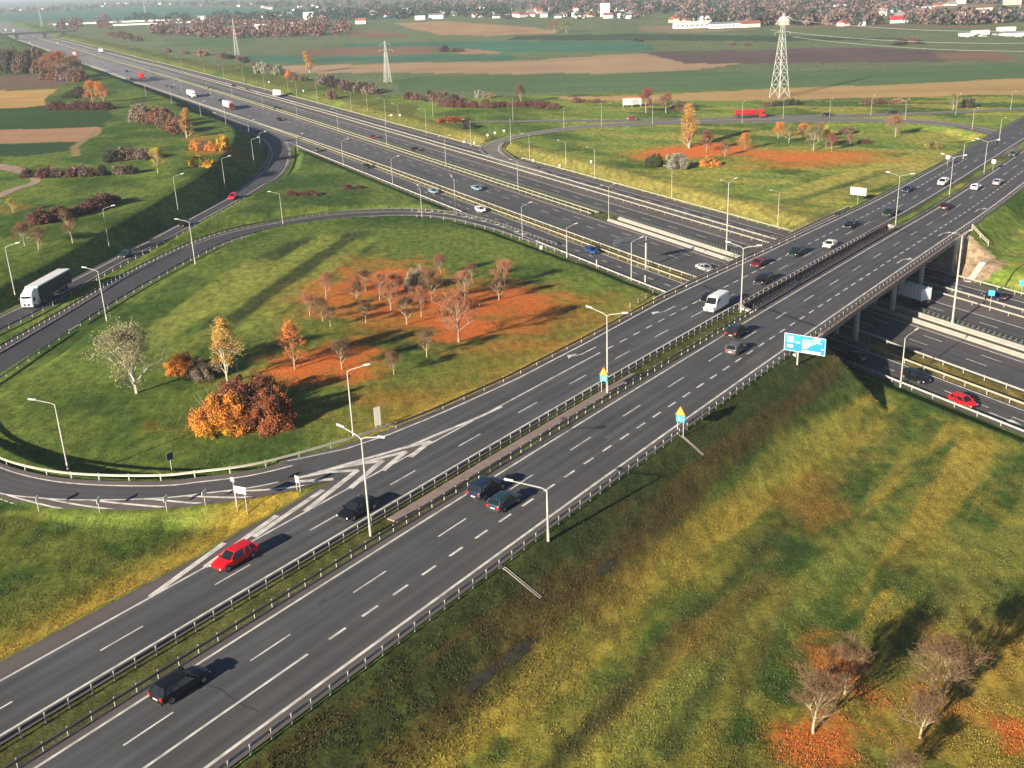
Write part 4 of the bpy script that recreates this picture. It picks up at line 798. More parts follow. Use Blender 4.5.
link('plate', mb.mesh('plate', SW), pn)
mb = MB(); mb.tube((xc-2.1, -.08, zc+.45), (xc-2.1, -.10, zc+.45), .27, .27, 14); panel(mb, .3, .3, zc+1.0, .02, -.085, xc+1.95); link('emblem', mb.mesh('emblem', PNK), pn)
mb = MB(); R_ = random.Random(3)
for k, (z_, n_) in enumerate(((.62, 1.5), (.30, 1.75), (.02, 1.3), (-.26, 1.0), (-.55, .7))):
    x_ = -.35
    while x_ < n_-.35: w_ = R_.uniform(.18, .4); panel(mb, w_, .15, zc+z_, .02, -.057, xc+x_+w_/2); x_ += w_+.06
for x_ in (1.5, 1.9, 2.3): panel(mb, .26, .14, zc+.45, .02, -.057, xc+x_)
panel(mb, .34, .14, zc-.35, .02, -.057, xc+2.55); panel(mb, .75, .14, zc+.1, .02, -.057, xc-1.05)
link('lettering', mb.mesh('lettering', SW), pn)
def warn(P, az, label, h):
    r = signroot(P, az, label, 'warning sign', 'warning_sign')
    for x_ in (-.38, .38): mb = MB(); mb.tube((x_, .06, -.3), (x_, .06, h), .05, .05, 8); link('post', mb.mesh('post', POLE, True), r)
    mb = MB(); mb.loft([[(-.7, y_, h+.02), (.7, y_, h+.02), (0, y_, h+1.22)] for y_ in (.03, -.01)]); bd = link('board', mb.mesh('board', ORG), r)
    mb = MB(); mb.loft([[(-.52, y_, h+.12), (.52, y_, h+.12), (0, y_, h+1.03)] for y_ in (-.012, -.03)]); link('face', mb.mesh('face', YEL), bd)
    mb = MB(); panel(mb, .08, .36, h+.56, .015, -.04); panel(mb, .09, .09, h+.27, .015, -.04); link('symbol', mb.mesh('symbol', DKM), bd)
    mb = MB(); panel(mb, 1.1, .75, h-.40, .04, 0); pl = link('plate', mb.mesh('plate', CYAN), r)
    mb = MB(); panel(mb, .1, .5, h-.40, .015, -.03, -.18); panel(mb, .1, .5, h-.40, .015, -.03, .18); link('symbol', mb.mesh('symbol', SW), pl)
s_, n_ = Apx(605.5, 393); warn(A(s_, -6.2, -.14), az, 'yellow triangle warning sign with blue plate on the overpass median', 2.5)
warn(gpx(680, 436), az, 'yellow triangle warning sign with blue plate at the right edge of the overpass', 2.6)
def board(P, az, w, h, z, label, mt=SW, posts=(-.3, .3), cat='sign', name='road_sign', back=POLE, group=None):
    r = signroot(P, az, label, cat, name, group)
    for x_ in posts: mb = MB(); mb.tube((x_*w, .05, -.3), (x_*w, .05, z+h*.4), .045, .045, 7); link('post', mb.mesh('post', POLE, True), r)
    mb = MB(); panel(mb, w, h, z, .05); link('panel', mb.mesh('panel', mt), r); return r
aR = math.atan2(UA[1], UA[0])
board(gpx(243, 513), az+.25, 1.5, .8, 2.7, 'pale two-post sign seen from behind in the grass wedge at the gore', posts=(-.45, .35))
board(gpx(236, 505), az+.1, .5, .5, 3., 'small pale one-post sign at the loop edge, left of the two-post sign', posts=(0,))
board(gpx(298.5, 491), az, .6, .8, 1.4, 'low pale sign at the tip of the gore grass', posts=(-.4, .4))
board(gpx(378.6, 429.5), az+PI/2-.35, .9, 2.6, 1.9, 'tall narrow white sign behind the loop guardrail, right of the lamp', posts=(-.35, .35))
board(gpx(173.5, 479), az+PI/2, .9, .9, 3.0, 'dark-backed round-ish sign on a thin post behind the loop guardrail', mat('sign_back', (.12, .12, .12), .6), posts=(0,))
board(gpx(857.3, 204.5), az-.15, 4.3, 1.9, 3.4, 'large blank white panel sign on one post beside the overpass, past the bridge', posts=(0,), name='panel_sign')
for k, (x, y) in enumerate([(39.5, 511.5), (100.5, 512.7), (167.5, 511), (206, 505.5)]):
    board(gpx(x, y), PI/2+[.2, 0, -.15, -.25][k], .9, .55, 1.5, ORD[k]+' edge-on curve marker board from the left along the outside of the loop ramp', posts=(0,), cat='marker board', name='curve_marker', group='curve markers outside the loop ramp')
for k, (x, y, m_, lb) in enumerate([(990, 306.5, CYAN, 'small blue sign on a post in the strip between carriageways, right of the bridge'), (1021, 296.5, CYAN, 'small blue and white sign at the right edge of the photo, above the motorway'), (992.5, 171, SW, 'small white sign by the farthest median lamp'), (947, 166.5, SW, 'small white sign beside the far end of the overpass, under the lamp arm'), (596.6, 268.5, POLE, 'short pale post sign at the near motorway edge, right of the blue car'), (645, 284.5, POLE, 'tiny pale marker at the near motorway edge under the gantry')]):
    board(gpx(x, y), az, 1.1 if k < 4 else .25, 1.0 if k < 4 else 1.6, 2.6 if k < 4 else 1.2, lb, m_, posts=(0,))
for k, (x, y) in enumerate([(487.5, 138.5), (495, 136), (504, 134), (474, 146), (464, 145), (391.5, 118), (400, 118), (269, 84), (303.5, 93)]):
    board(gpx(x, y), .1, .8, .75, 1.3, ORD[k]+' small white marker board from the right' if False else 'small white marker board, '+['on the dark bank, left of three', 'on the dark bank, middle of three', 'on the dark bank, right of three', 'at the far ramp nose, right one', 'at the far ramp nose, left one', 'on the far bank, left of a pair', 'on the far bank, right of a pair', 'on the far bank above the white lorry', 'on the far bank right of the white box lorry'][k], posts=(0,), cat='marker board', name='marker_board')
for k, (x, y) in enumerate([(591, 163.5), (559.5, 167.5), (533, 162), (541, 250)]): board(gpx(x, y), .2, .7, .9, .6, 'small white cabinet on the grass, '+['right of the far lamp row start', 'below the second far lamp', 'near the far ramp nose', 'left of the near motorway rail'][k], posts=(0,), cat='cabinet', name='roadside_cabinet')
# billboard trailer by the tree
P = gpx(632, 107.5); r = signroot(P, .03, 'long white billboard with dark scrawl in front of the reddish tree', 'billboard', 'billboard')
for x_ in (-4, 0, 4): mb = MB(); mb.box((x_, .2, .6), (.2, .2, 1.8)); link('post', mb.mesh('post', POLE), r)
mb = MB(); panel(mb, 8.4, 2.7, 2.6, .25); pn = link('panel', mb.mesh('panel', SW), r); mb = MB(); panel(mb, 8.4, .5, 4.22, .22); link('top_strip', mb.mesh('top_strip', mat('faded_red', (.42, .12, .08), .6)), pn)
mb = MB()
for x_, z_, w_, h_ in ((1.4, 2.7, .5, .9), (2.0, 2.5, .35, .4), (2.6, 2.5, .45, .5), (3.2, 2.55, .35, .45), (3.8, 2.5, .4, .5)): panel(mb, w_*.6, h_, z_, .02, -.14, x_)
link('lettering', mb.mesh('lettering', DKM), pn)
# cantilever gantry over the collector lane
P = un(645.8, 267.8, 0); az2 = aM; r = empty('sign_gantry', (P[0], P[1], 0), az2, label='grey cantilever sign gantry reaching over the near collector lane, left of the bridge', cat='gantry')
mb = MB(); mb.tube((0, 0, -.2), (0, 0, 6.9), .22, .18, 12); link('column', mb.mesh('column', POLE, True), r)
GG = mat('gantry_grey', (.13, .15, .18), .5, .3)
mb = MB(); mb.box((4.0, 0, 6.55), (8.4, .28, .3)); mb.box((4.4, .6, 6.3), (7.4, .6, .05)); link('beam', mb.mesh('beam', GG), r)
mb = MB(); mb.box((5.2, -.35, 6.5), (5.6, .1, 1.5)); link('sign_panel', mb.mesh('sign_panel', GG), r)
mb = MB()
for x_ in np.arange(.9, 8.6, .75): mb.box((x_, .9, 7.1), (.045, .045, 1.6))
for z_ in (7.1, 7.9): mb.box((4.5, .9, z_), (7.4, .04, .05))
link('walkway_cage', mb.mesh('walkway_cage', GG), r)
# power pylons
def pylon(P, h, label, wb=8.):
    r = empty('power_pylon', tuple(P), .5, label=label, cat='pylon', group='power pylons in the far fields'); mb = MB(); hw = lambda z: wb/2*(1-z/h)**1.15*.94+.3
    zs = [0, h*.16, h*.30, h*.42, h*.53, h*.63, h*.72, h*.80, h*.87, h*.94, h]; C4 = ((-1, -1), (1, -1), (1, 1), (-1, 1)); t = .115 if h < 45 else .12
    for z0, z1 in zip(zs[:-1], zs[1:]):
        for k in range(4):
            a, b = C4[k], C4[(k+1) % 4]; w0, w1 = hw(z0), hw(z1); t = (.115 if z0 < h*.7 else .06); mb.tube((a[0]*w0, a[1]*w0, z0), (a[0]*w1, a[1]*w1, z1), t, t, 4)
            mb.tube((a[0]*w0, a[1]*w0, z0), (b[0]*w1, b[1]*w1, z1), t*.6, t*.6, 4); mb.tube((b[0]*w0, b[1]*w0, z0), (a[0]*w1, a[1]*w1, z1), t*.6, t*.6, 4); mb.tube((a[0]*w1, a[1]*w1, z1), (b[0]*w1, b[1]*w1, z1), t*.6, t*.6, 4)
    link('lattice_tower', mb.mesh('lattice_tower', mat('pylon_steel', (.50, .52, .51), .5)), r)
    for z_, L_ in ((h*.78, 4.6), (h*.93, 3.4)):
        mb = MB()
        for sg in (-1, 1): mb.tube((0, 0, z_+.9), (sg*L_, 0, z_), .07, .06, 4); mb.tube((0, 0, z_), (sg*L_, 0, z_), .07, .06, 4); mb.tube((sg*L_, 0, z_), (sg*L_, 0, z_-1.4), .06, .06, 4)
        link('cross_arm', mb.mesh('cross_arm', MATS['pylon_steel']), r)
    return r
P1 = gpx(779.3, 97.5); pylon(P1, 37, 'largest lattice power pylon, standing in the reeds beyond the far loop', 6.2)
P = gpx(387.8, 82.5); pylon(P, fit_h(P, 41, 10, 60), 'slim lattice pylon in the field above the middle of the motorway', 3.2)
for x, y, t, lb in [(237, 55, 19, 'faint pylon left of centre beyond the motorway'), (145.5, 15.5, 1, 'faint pylon at the top left among the far houses'), (42, 27, 3, 'faintest pylon at the far top left')]:
    P = gpx(x, y); pylon(P, max(20, min(fit_h(P, t, 8, 80), 60)), lb, 3.)
P2 = un(1225, 122, 3.)
WR = mat('wire', (.30, .31, .31), .5)
for k, (z_, o_) in enumerate(((26.5, 6), (30.3, -7.5), (34, 5))):
    mb = MB(); a = P1+np.array([math.cos(.5)*o_, math.sin(.5)*o_, z_]); b = P2+np.array([math.cos(.5)*o_, math.sin(.5)*o_, z_]); pr = a
    for t in np.linspace(0, 1, 17)[1:]: q = a+(b-a)*t; q[2] -= 9*4*t*(1-t)*.5; mb.tube(pr-a, q-a, .045, .045, 3, cap=False); pr = q
    o = link('power_cable', mb.mesh('power_cable', WR), None, loc=tuple(a)); tag(o, 'thin power cable sagging right from the largest pylon', 'cable', 'power cables from the largest pylon')
# far bridge over the motorway
o = M(-1655, 15); fb = empty('far_bridge', (o[0], o[1], 0), label='low distant road bridge over the motorway at the top left', cat='bridge'); FB = mat('far_bridge_grey', (.05, .052, .058), .8)
mb = MB(); rings = []
for n_ in np.linspace(-62, 110, 10): rings.append([M(-1655+a, n_, z+1.0-abs(n_-20)*.004) for a, z in ((-6, 6.3), (6, 6.3), (6, 8.9), (-6, 8.9))])
mb.loft(rings); thing_mesh(fb, 'deck', mb, FB)
for n_ in (-44, -18, 20, 60):
    mb = MB(); p = M(-1655, n_); mb.box((p[0], p[1], 3.5), (4.4, 10, 7.4), rz=math.atan2(NM[1], NM[0])); thing_mesh(fb, 'pier', mb, FB)
# ================================================================== TREES
def rv(r, s=1.): return Vector((r.gauss(0, s), r.gauss(0, s), r.gauss(0, s)))
def skeleton(seed, h, spread=.5, trunk=.28, nl=(7, 5, 5, 4), droop=0., up_=.35, t0=.62):
    r = random.Random(seed); segs = []; tips = []
    def grow(p, d, L, rad, lev):
        k = 3 if lev < 3 else 2; pts = [p.copy()]
        for i in range(k):
            d = (d+rv(r, .035 if lev == 0 else .10+.05*lev)+Vector((0, 0, (up_ if lev > 0 else 0)*.25-droop*lev*.12))).normalized(); p = p+d*(L/k); r2 = rad*(1-(i+1)/k*.45)
            segs.append((pts[-1], p.copy(), rad*(1-i/k*.45), r2, lev)); pts.append(p.copy())
        if lev >= len(nl): tips.append((p.copy(), d.copy())); return
        n = nl[lev]
        for j in range(n):
            t = (.45+.55*(j+r.random())/n) if lev > 0 else (t0+(1-t0)*(j+r.random())/n); q = pts[0].lerp(pts[-1], t) if k == 1 else pts[min(int(t*k), k-1)].lerp(pts[min(int(t*k)+1, k)], t*k-int(t*k) if t < 1 else 1)
            az = 2*math.pi*(j/n+r.random()*.35); a = d.orthogonal().normalized(); b = d.cross(a); side = a*math.cos(az)+b*math.sin(az); sp_ = spread*r.uniform(.75, 1.25)*(1.0 if lev else .95)
            nd = (d*(1-sp_*.5)+side*sp_+Vector((0, 0, up_*.3))).normalized(); grow(q, nd, L*r.uniform(.5, .72)*(1.25 if lev == 0 else 1), rad*(.42 if lev == 0 else .5), lev+1)
    # a leader with limbs all the way up, longest in the lower third of the crown
    tp = [Vector((0, 0, -.2))]; d = Vector((0, 0, 1)); K = 9; tr = lambda t: h*(.019*(1-t)**1.1+.003)
    for i in range(K): d = (d+rv(r, .07)*(.3+i/K)).normalized(); d.z = abs(d.z); tp.append(tp[-1]+d*(h*.93/K)); segs.append((tp[-2], tp[-1], tr(i/K), tr((i+1)/K), 0))
    n1 = nl[0]*2
    for j in range(n1):
        t = t0+(.98-t0)*((j+r.random()*.8)/n1); q_ = (t-t0)/(1-t0); k = min(int(t*K), K-1); q = tp[k].lerp(tp[k+1], t*K-k); az = j*2.4+r.uniform(-.5, .5)
        prof = ((1-q_)**.75*(.6+.4*min(1, q_/.3))+.13)*r.uniform(.72, 1.2); el = math.radians(32+42*q_+up_*18)+r.uniform(-.12, .12)
        grow(q, Vector((math.cos(az)*math.cos(el), math.sin(az)*math.cos(el), math.sin(el))), h*spread*prof, tr(t)*.55, 1)
    m = max(t[0].z for t in tips); f = h/m
    return [(a*f, b*f, ra, rb, l) for a, b, ra, rb, l in segs], [(a*f, d) for a, d in tips]
def leafquads(mb, c, d_, size, r):
    a = rv(r).normalized(); b = a.orthogonal().normalized(); t = r.random()*6.28; u_ = b*math.cos(t)+a.cross(b)*math.sin(t); v_ = a.cross(u_); s = size*r.uniform(.6, 1.3)
    mb.quad(c-u_*s-v_*s*.7, c+u_*s-v_*s*.7, c+u_*s*.8+v_*s*.7, c-u_*s*.9+v_*s*.6)
_tm = {}
TK = {  # kind: bark, twig colour, leaf colour, seed list, params
 'bare': ((.34, .275, .18), (.15, .092, .045), None), 'bare_orange': ((.30, .25, .20), (.15, .10, .07), (.50, .17, .035)), 'bare_red': ((.30, .23, .18), (.24, .125, .075), (.50, .16, .05)),
 'birch': ((.42, .37, .28), (.30, .22, .11), (.46, .29, .07)), 'willow': ((.42, .40, .33), (.22, .20, .12), (.27, .27, .13)), 'grey': ((.40, .38, .33), (.22, .22, .17), (.30, .30, .21)),
 'poplar': ((.35, .28, .2), (.32, .2, .1), (.44, .25, .07)), 'maroon': ((.25, .18, .15), (.16, .07, .06), (.20, .055, .045)), 'brown': ((.28, .21, .16), (.20, .12, .08), (.26, .13, .07)), 'orange': ((.28, .2, .14), (.30, .15, .06), (.55, .19, .04)), 'olive': ((.3, .26, .2), (.18, .15, .07), (.16, .17, .05)), 'yellow': ((.3, .26, .2), (.3, .24, .07), (.42, .32, .05))}
def tree_mesh(kind, var):
    k = (kind, var)
    if k in _tm: return _tm[k]
    bark, tw, lf = TK[kind]; seed = sum(map(ord, kind))*7+var*31; r = random.Random(seed); H = 10.
    P = dict(bare=(.44, .22, (8, 6, 5, 4), 0, .45, 0), bare_orange=(.40, .22, (8, 6, 4, 4), 0, .4, 1800), bare_red=(.42, .22, (8, 5, 4, 3), 0, .45, 1500), birch=(.30, .42, (9, 5, 5, 3), .35, .6, 9000), willow=(.50, .24, (9, 6, 5, 4), .1, .4, 5500), grey=(.5, .14, (8, 6, 4, 3), .1, .2, 7000),
             poplar=(.17, .46, (14, 4, 4, 3), 0, .9, 8000), maroon=(.36, .30, (8, 5, 4, 3), 0, .35, 7000), brown=(.38, .30, (8, 5, 4, 3), 0, .35, 5000), orange=(.36, .30, (8, 5, 4, 3), 0, .35, 6500), olive=(.38, .30, (8, 5, 4, 3), 0, .3, 5500), yellow=(.34, .30, (8, 5, 4, 3), 0, .35, 6000))[kind]
    segs, tips = skeleton(seed, H, P[0], P[1], P[2], P[3], P[4], dict(poplar=.06, birch=.16, grey=.08, willow=.14, bare=.24, bare_red=.24, bare_orange=.24).get(kind, .2)); a = MB(); b = MB()
    for p, q, r0, r1, l in segs:
        if l <= 2: a.tube(p, q, max(r0, .03), max(r1, .022), 7 if l == 0 else 4, cap=False)
        else: b.tube(p, q, max(r0, .019), max(r1, .012), 3, cap=False)
    if kind.startswith('bare'):
        for t, d in tips:
            for _ in range(6): e = t+(d+rv(r, .6)).normalized()*r.uniform(.2, .42); w_ = rv(r).normalized()*(.0135 if kind == 'bare' else .011); b.quad(t-w_, t+w_, e+w_*.5, e-w_*.5)
    if P[5]:
        wts = [r.random()**1.6 for _ in tips]; cen = r.choices(tips, wts, k=P[5])
        c = MB()
        for t, d in cen: leafquads(c, t+rv(r, .24), d, .06 if kind in ('birch', 'poplar') else .065, r)
    m1 = a.mesh('trunk', mat('bark_'+kind, bark, .9, noise=.25, nscale=2), True); nb = len(b.f)
    if P[5]:
        o = len(b.v); b.v += c.v; b.f += [tuple(i+o for i in f) for f in c.f]; b.m += [1]*len(c.f)
    m2 = b.mesh('crown', [mat('twig_'+kind, tw, .9)]+([mat('leaf_'+kind, lf, .8, island=.45)] if lf else []))
    _tm[k] = (m1, m2); return _tm[k]
_tv = {}
def tree(px, py, top, kind, label, group=None, name=None, wide=1., h=None, P=None):
    P = gpx(px, py) if P is None else P; h = h or fit_h(P, top, 2, 30); v = _tv.get(kind, 0); _tv[kind] = v+1; m = tree_mesh(kind, v % (4 if kind.startswith('bare') else 2)); r = random.Random(int(px*13+py*7))
    nm = name or {'bare': 'bare_tree', 'bare_orange': 'autumn_tree', 'bare_red': 'autumn_tree', 'birch': 'birch_tree', 'willow': 'willow_tree', 'poplar': 'poplar_tree'}.get(kind, 'autumn_tree')
    root = empty(nm, tuple(P), r.uniform(0, 6.28), label=label, cat='tree', group=group); s = h/10.; sc = (s*wide, s*wide, s)
    link('trunk', m[0], root, scale=sc); link('crown', m[1], root, scale=sc); return root
def bush_mesh(col_, var, n, size, low=.0):
    k = ('b', col_, var, n)
    if k in _tm: return _tm[k]
    r = random.Random(var*17+len(col_)); mb = MB(); cl = []
    for _ in range(70):
        t = r.uniform(0, 6.283); rr = math.sqrt(r.random())*.9; z = r.uniform(.05, 1.0)**.8*math.sqrt(max(0, 1-rr*rr))*(.62+.38*vnoise(np.array(math.cos(t)*2.3*rr+var*5+9), np.array(math.sin(t)*2.3*rr+7))); cl.append((rr*math.cos(t), rr*math.sin(t), float(z), r.uniform(.05, .24)))
    for _ in range(n):
        c = r.choice(cl); d = rv(r).normalized()*(c[3]*min(1.5, abs(r.gauss(.85, .28)))); p = Vector((c[0]+d.x, c[1]+d.y, max(.02, c[2]+d.z*.8))); leafquads(mb, p, None, size, r)
    ml = mat('bush_'+col_, BC[col_], .85, island=.5); me = mb.mesh('foliage', ml)
    if not ml.get('done'):
        ml['done'] = 1; t = ml.node_tree; b_ = t.nodes['Principled BSDF']; src = b_.inputs['Base Color'].links[0].from_socket; tc = N(t, 'ShaderNodeTexCoord'); nz = N(t, 'ShaderNodeTexNoise'); nz.inputs['Scale'].default_value = 2.2; nz.inputs['Detail'].default_value = 3; t.links.new(tc.outputs['Object'], nz.inputs['Vector']); rp = N(t, 'ShaderNodeMapRange'); rp.inputs[1].default_value = .35; rp.inputs[2].default_value = .65; rp.inputs[3].default_value = .6; rp.inputs[4].default_value = 1.45; t.links.new(nz.outputs[0], rp.inputs[0]); mx = N(t, 'ShaderNodeMix', data_type='RGBA', blend_type='MULTIPLY'); mx.inputs[0].default_value = 1; t.links.new(src, mx.inputs['A']); t.links.new(rp.outputs[0], mx.inputs['B']); t.links.new(mx.outputs['Result'], b_.inputs['Base Color'])
    sb = MB(); sb_m = mat('stems', (.16, .11, .08), .9)
    for _ in range(16): t = r.uniform(0, 6.28); rr = r.uniform(.3, .9); sb.tube((rr*.15*math.cos(t), rr*.15*math.sin(t), -.05), (rr*math.cos(t), rr*math.sin(t), r.uniform(.5, .98)), .02, .006, 3, cap=False)
    _tm[k] = (me, sb.mesh('stems', sb_m)); return _tm[k]
BC = dict(orange=(.52, .20, .03), gold=(.56, .33, .03), rust=(.27, .085, .028), rustdark=(.17, .055, .030), russet=(.16, .075, .045), brown=(.13, .080, .052), maroon=(.105, .038, .034), dark=(.045, .040, .030), greybrown=(.17, .13, .10), tan=(.26, .18, .10), green=(.035, .05, .02), olive=(.17, .15, .04), grey=(.24, .24, .18), pink=(.15, .10, .088))
_bv = [0]
def bush(px, py, wpx, top, colr, label, group=None, hi=False, name='bush', P=None, h=None, cat='bush'):
    P = gpx(px, py) if P is None else P; d = math.hypot(P[0], P[1], P[2]-CAM_H); rx = wpx/2*d/F_PX; _bv[0] += 1; v = _bv[0] % 3
    h = h or max(.6, fit_h(P+np.array([0, rx*.3, 0]), top, .4, 20)); m = bush_mesh(colr, v, 26000 if hi else 4200, .0155 if hi else .036)
    root = empty(name, tuple(P+np.array([0, rx*.6, 0])*(1 if not hi else .6)), random.Random(_bv[0]).uniform(0, 6.28), label=label, cat=cat, group=group)
    root.location.z = gz(root.location.x, root.location.y)-.1
    link('foliage', m[0], root, scale=(rx, rx, h)); link('stems', m[1], root, scale=(rx, rx, h)); return root
# --- loop field
tree(137, 393, 317, 'willow', 'large pale-barked spreading willow on the left of the loop field', wide=1.05, name='willow_tree')
tree(228, 384, 318, 'birch', 'yellow birch rising behind the big orange bush in the loop field', wide=.95)
bush(220, 434, 62, 388, 'orange', 'big orange bush, left front part of the clump in the loop field', 'bushes of the big orange clump', True)
bush(266, 430, 60, 384, 'rust', 'big rust-red bush, right part of the orange clump in the loop field', 'bushes of the big orange clump', True)
bush(243, 413, 72, 370, 'rustdark', 'rust-brown bush at the back of the orange clump, below the yellow birch', 'bushes of the big orange clump', True)
bush(214, 436, 40, 414, 'gold', 'low golden-yellow bush at the front foot of the orange clump', 'bushes of the big orange clump', True)
bush(181, 374, 36, 349, 'orange', 'small round orange bush left of the yellow birch', None, True)
bush(203, 380, 34, 354, 'greybrown', 'leafless grey-brown bush between the small orange bush and the yellow birch', None, True)
tree(295, 369, 319, 'orange', 'orange-leaved tree standing in bright leaf litter right of the orange bush', wide=.95)
bush(416, 291, 25, 266, 'grey', 'dense grey-green willow shrub among the bare trees of the loop field', None, True)
g_ = 'small bare autumn trees in the loop field'
Tl = [(326.5, 298, 272, 'bare_red'), (357, 303, 278, 'bare'), (365.5, 291, 268, 'bare'), (391, 310, 280, 'bare_red'), (396.5, 296, 268, 'bare_red'), (407, 324.5, 292, 'bare'), (421.5, 317, 285, 'bare_red'), (432, 302, 266, 'bare'), (366, 323, 300, 'bare'), (323, 321, 296, 'bare'), (330.5, 327, 304, 'bare'),
      (465, 300, 268, 'bare_red'), (472, 281, 262, 'bare'), (441, 275, 252, 'bare_orange'), (499, 300, 274, 'bare'), (505, 286, 256, 'bare_red'), (459, 342, 288, 'bare_red'), (427, 357, 330, 'bare'), (394, 374.5, 350, 'bare'), (342, 369.5, 338, 'bare'), (310, 316, 290, 'bare_red'), (380, 300, 272, 'bare_red')]
order = sorted(range(len(Tl)), key=lambda i: Tl[i][0])
for rk, i in enumerate(order): x, y, t, k = Tl[i]; tree(x, y, t, k, ORD[rk]+(' tree' if True else '')+' from the left among the small bare trees in the loop field leaf litter', g_, wide=1.1)
# --- lower right field
g_ = 'bare trees in the lower right field'
for x, y, t, lb, w_ in [(813, 733, 675, 'bare pale-trunked tree at the left of the lower right group, in red leaf litter', 1.25), (845, 694, 640, 'bare tree behind the leftmost one, with the long shadow towards the upper right', 1.2), (941, 704, 636, 'tallest bare tree in the lower right field, above the white-trunked one', 1.15), (920, 738, 688, 'small bare tree with a bright white trunk in the lower right field', 1.2), (901, 786, 752, 'bare tree top peeping over the bottom edge of the photo', 1.2)]:
    tree(x, y, t, 'bare', lb, g_, wide=w_)
tree(1040, 748, 700, 'bare_orange', 'tree with orange leaves just inside the right edge, at the bottom', None)
# --- far loop field
for x, y, t, k, lb, w_ in [(689, 148, 105, 'poplar', 'tall golden poplar standing alone in the far loop field', 1.5), (706.5, 152.5, 130, 'maroon', 'maroon tree right of the golden poplar', 1.1), (744.7, 151, 132, 'orange', 'small orange-brown tree right of the maroon tree in the far loop', 1.), (725, 157, 141, 'bare', 'thin leafless tree between the maroon and the orange tree', 1.),
                       (788.8, 143, 124, 'olive', 'olive tree at the left end of the far loop cluster', 1.2), (813.4, 150.5, 124, 'olive', 'tallest olive tree in the middle of the far loop cluster', 1.3), (826, 147, 126, 'yellow', 'yellow tree in the far loop cluster', 1.), (831.6, 151, 134, 'maroon', 'dark maroon tree at the front of the far loop cluster', 1.3), (850, 146.5, 133, 'brown', 'brown tree at the right of the far loop cluster', 1.4), (818, 140, 121, 'bare_orange', 'pinkish bare tree at the back of the far loop cluster', 1.3), (803, 139, 122, 'orange', 'orange tree at the back left of the far loop cluster', 1.5), (778, 139, 122, 'orange', 'orange tree at the far left back of the cluster', 1.4),
                       (895.5, 137, 113, 'brown', 'lone brown-crowned tree right of the far loop cluster, casting a dark shadow', 1.5), (953, 110, 93, 'olive', 'pale olive tree by the country road near the right edge', 1.4), (521, 104, 83, 'bare', 'pale slender birch in the hedgerow left of the billboard', .8), (646, 113, 88, 'maroon', 'large reddish-brown tree right behind the billboard, left of two', 1.5), (666, 113, 91, 'brown', 'large reddish-brown tree behind the billboard, right of two', 1.6),
                       (310, 73, 52, 'poplar', 'yellow-brown poplar in the hedgerow above the motorway', 1.6), (187, 138, 108, 'poplar', 'golden column-shaped poplar above the exit ramp', 1.5), (93, 104, 79, 'orange', 'bright orange tree, left of a pair on the left', 1.1), (104.5, 106, 81, 'orange', 'bright orange tree, right of a pair on the left', 1.1),
                       (158, 173, 148, 'yellow', 'thin yellow-leaved tree on the plateau left of the exit ramp', 1.2), (25, 246, 221, 'bare_orange', 'tan leafless tree at the left edge above the lorry', 1.4), (73, 243, 208, 'bare', 'small leafless tree on the bank left of the exit ramp', 1.), (13, 213, 198, 'yellow', 'little golden tree beside the dirt track bend', 1.2), (39, 250, 226, 'bare', 'leafless tree right of the tan tree at the left edge', 1.2),
                       (554, 32, 20, 'brown', 'lone dark tree in the open far fields', 1.6), (566.5, 33, 21, 'olive', 'tree beside the lone dark tree in the far fields', 1.8)]:
    tree(x, y, t, k, lb, None, wide=w_)
tree(52, 79, 52, 'brown', 'brown tree at the left of the copse by the motorway, top left', None, wide=1.7); tree(64, 80, 50, 'bare_red', 'pinkish bare tree in the copse by the motorway, top left', None, wide=1.9); tree(76, 78, 54, 'brown', 'brown tree at the right of the copse by the motorway, top left', None, wide=1.7)
for b in [(677.5, 170, 25, 149, 'grey', 'round grey-white shrub behind the lamp in the far loop', True), (655, 167, 20, 152, 'green', 'dark grey-green shrub left of the round grey-white one', True), (711, 167, 22, 156, 'orange', 'low orange shrub below the maroon tree', False), (866.5, 144, 15, 138, 'maroon', 'small dark maroon bush at the right end of the far cluster', False), (849, 134, 17, 126, 'brown', 'dark brown bush behind the far cluster', False),
          (935, 149, 18, 140, 'olive', 'round olive shrub alone inside the far loop, near its right bend', False), (970, 108, 14, 96, 'dark', 'dark shrub beside the pale olive tree near the right edge', False), (468, 129, 18, 121, 'dark', 'dark shrub on the bank left of the far ramp bend', False), (331, 100, 12, 87, 'brown', 'dark brown bush alone on the bank above the motorway', False), (451, 123, 32, 115, 'rust', 'low red-brown thicket on the bank left of the dark shrub', False)]:
    bush(b[0], b[1], b[2], b[3], b[4], b[5], None, b[6])
def hedge(pts, n, w, hp, cols, label, group, seed=1, name='bush'):
    r = random.Random(seed); pts = np.array(pts, float); t = np.linspace(0, 1, len(pts))
    for i in range(n):
        u_ = (i+.5+r.uniform(-.35, .35))/n; x = np.interp(u_, t, pts[:, 0]); y = np.interp(u_, t, pts[:, 1]); hh = hp*r.uniform(.7, 1.2)
        bush(x, y, w*r.uniform(.8, 1.3), y-hh, cols[r.randrange(len(cols))], label, group, name=name)
hedge([(258, 73), (281, 75)], 4, 11, 11, ['greybrown', 'grey', 'brown'], 'pale grey-brown bush at the left end of the hedgerow above the motorway', 'bushes at the left end of the hedgerow above the motorway', 1)
hedge([(284, 77), (306, 82)], 4, 10, 8, ['orange', 'russet', 'brown'], 'rusty bush in the hedgerow under the yellow-brown poplar', 'bushes under the hedgerow poplar', 2)
hedge([(320, 84), (348, 91), (374, 95)], 8, 14, 13, ['brown', 'dark', 'greybrown'], 'brown bush in the hedgerow right of the yellow-brown poplar', 'bushes right of the hedgerow poplar', 3)
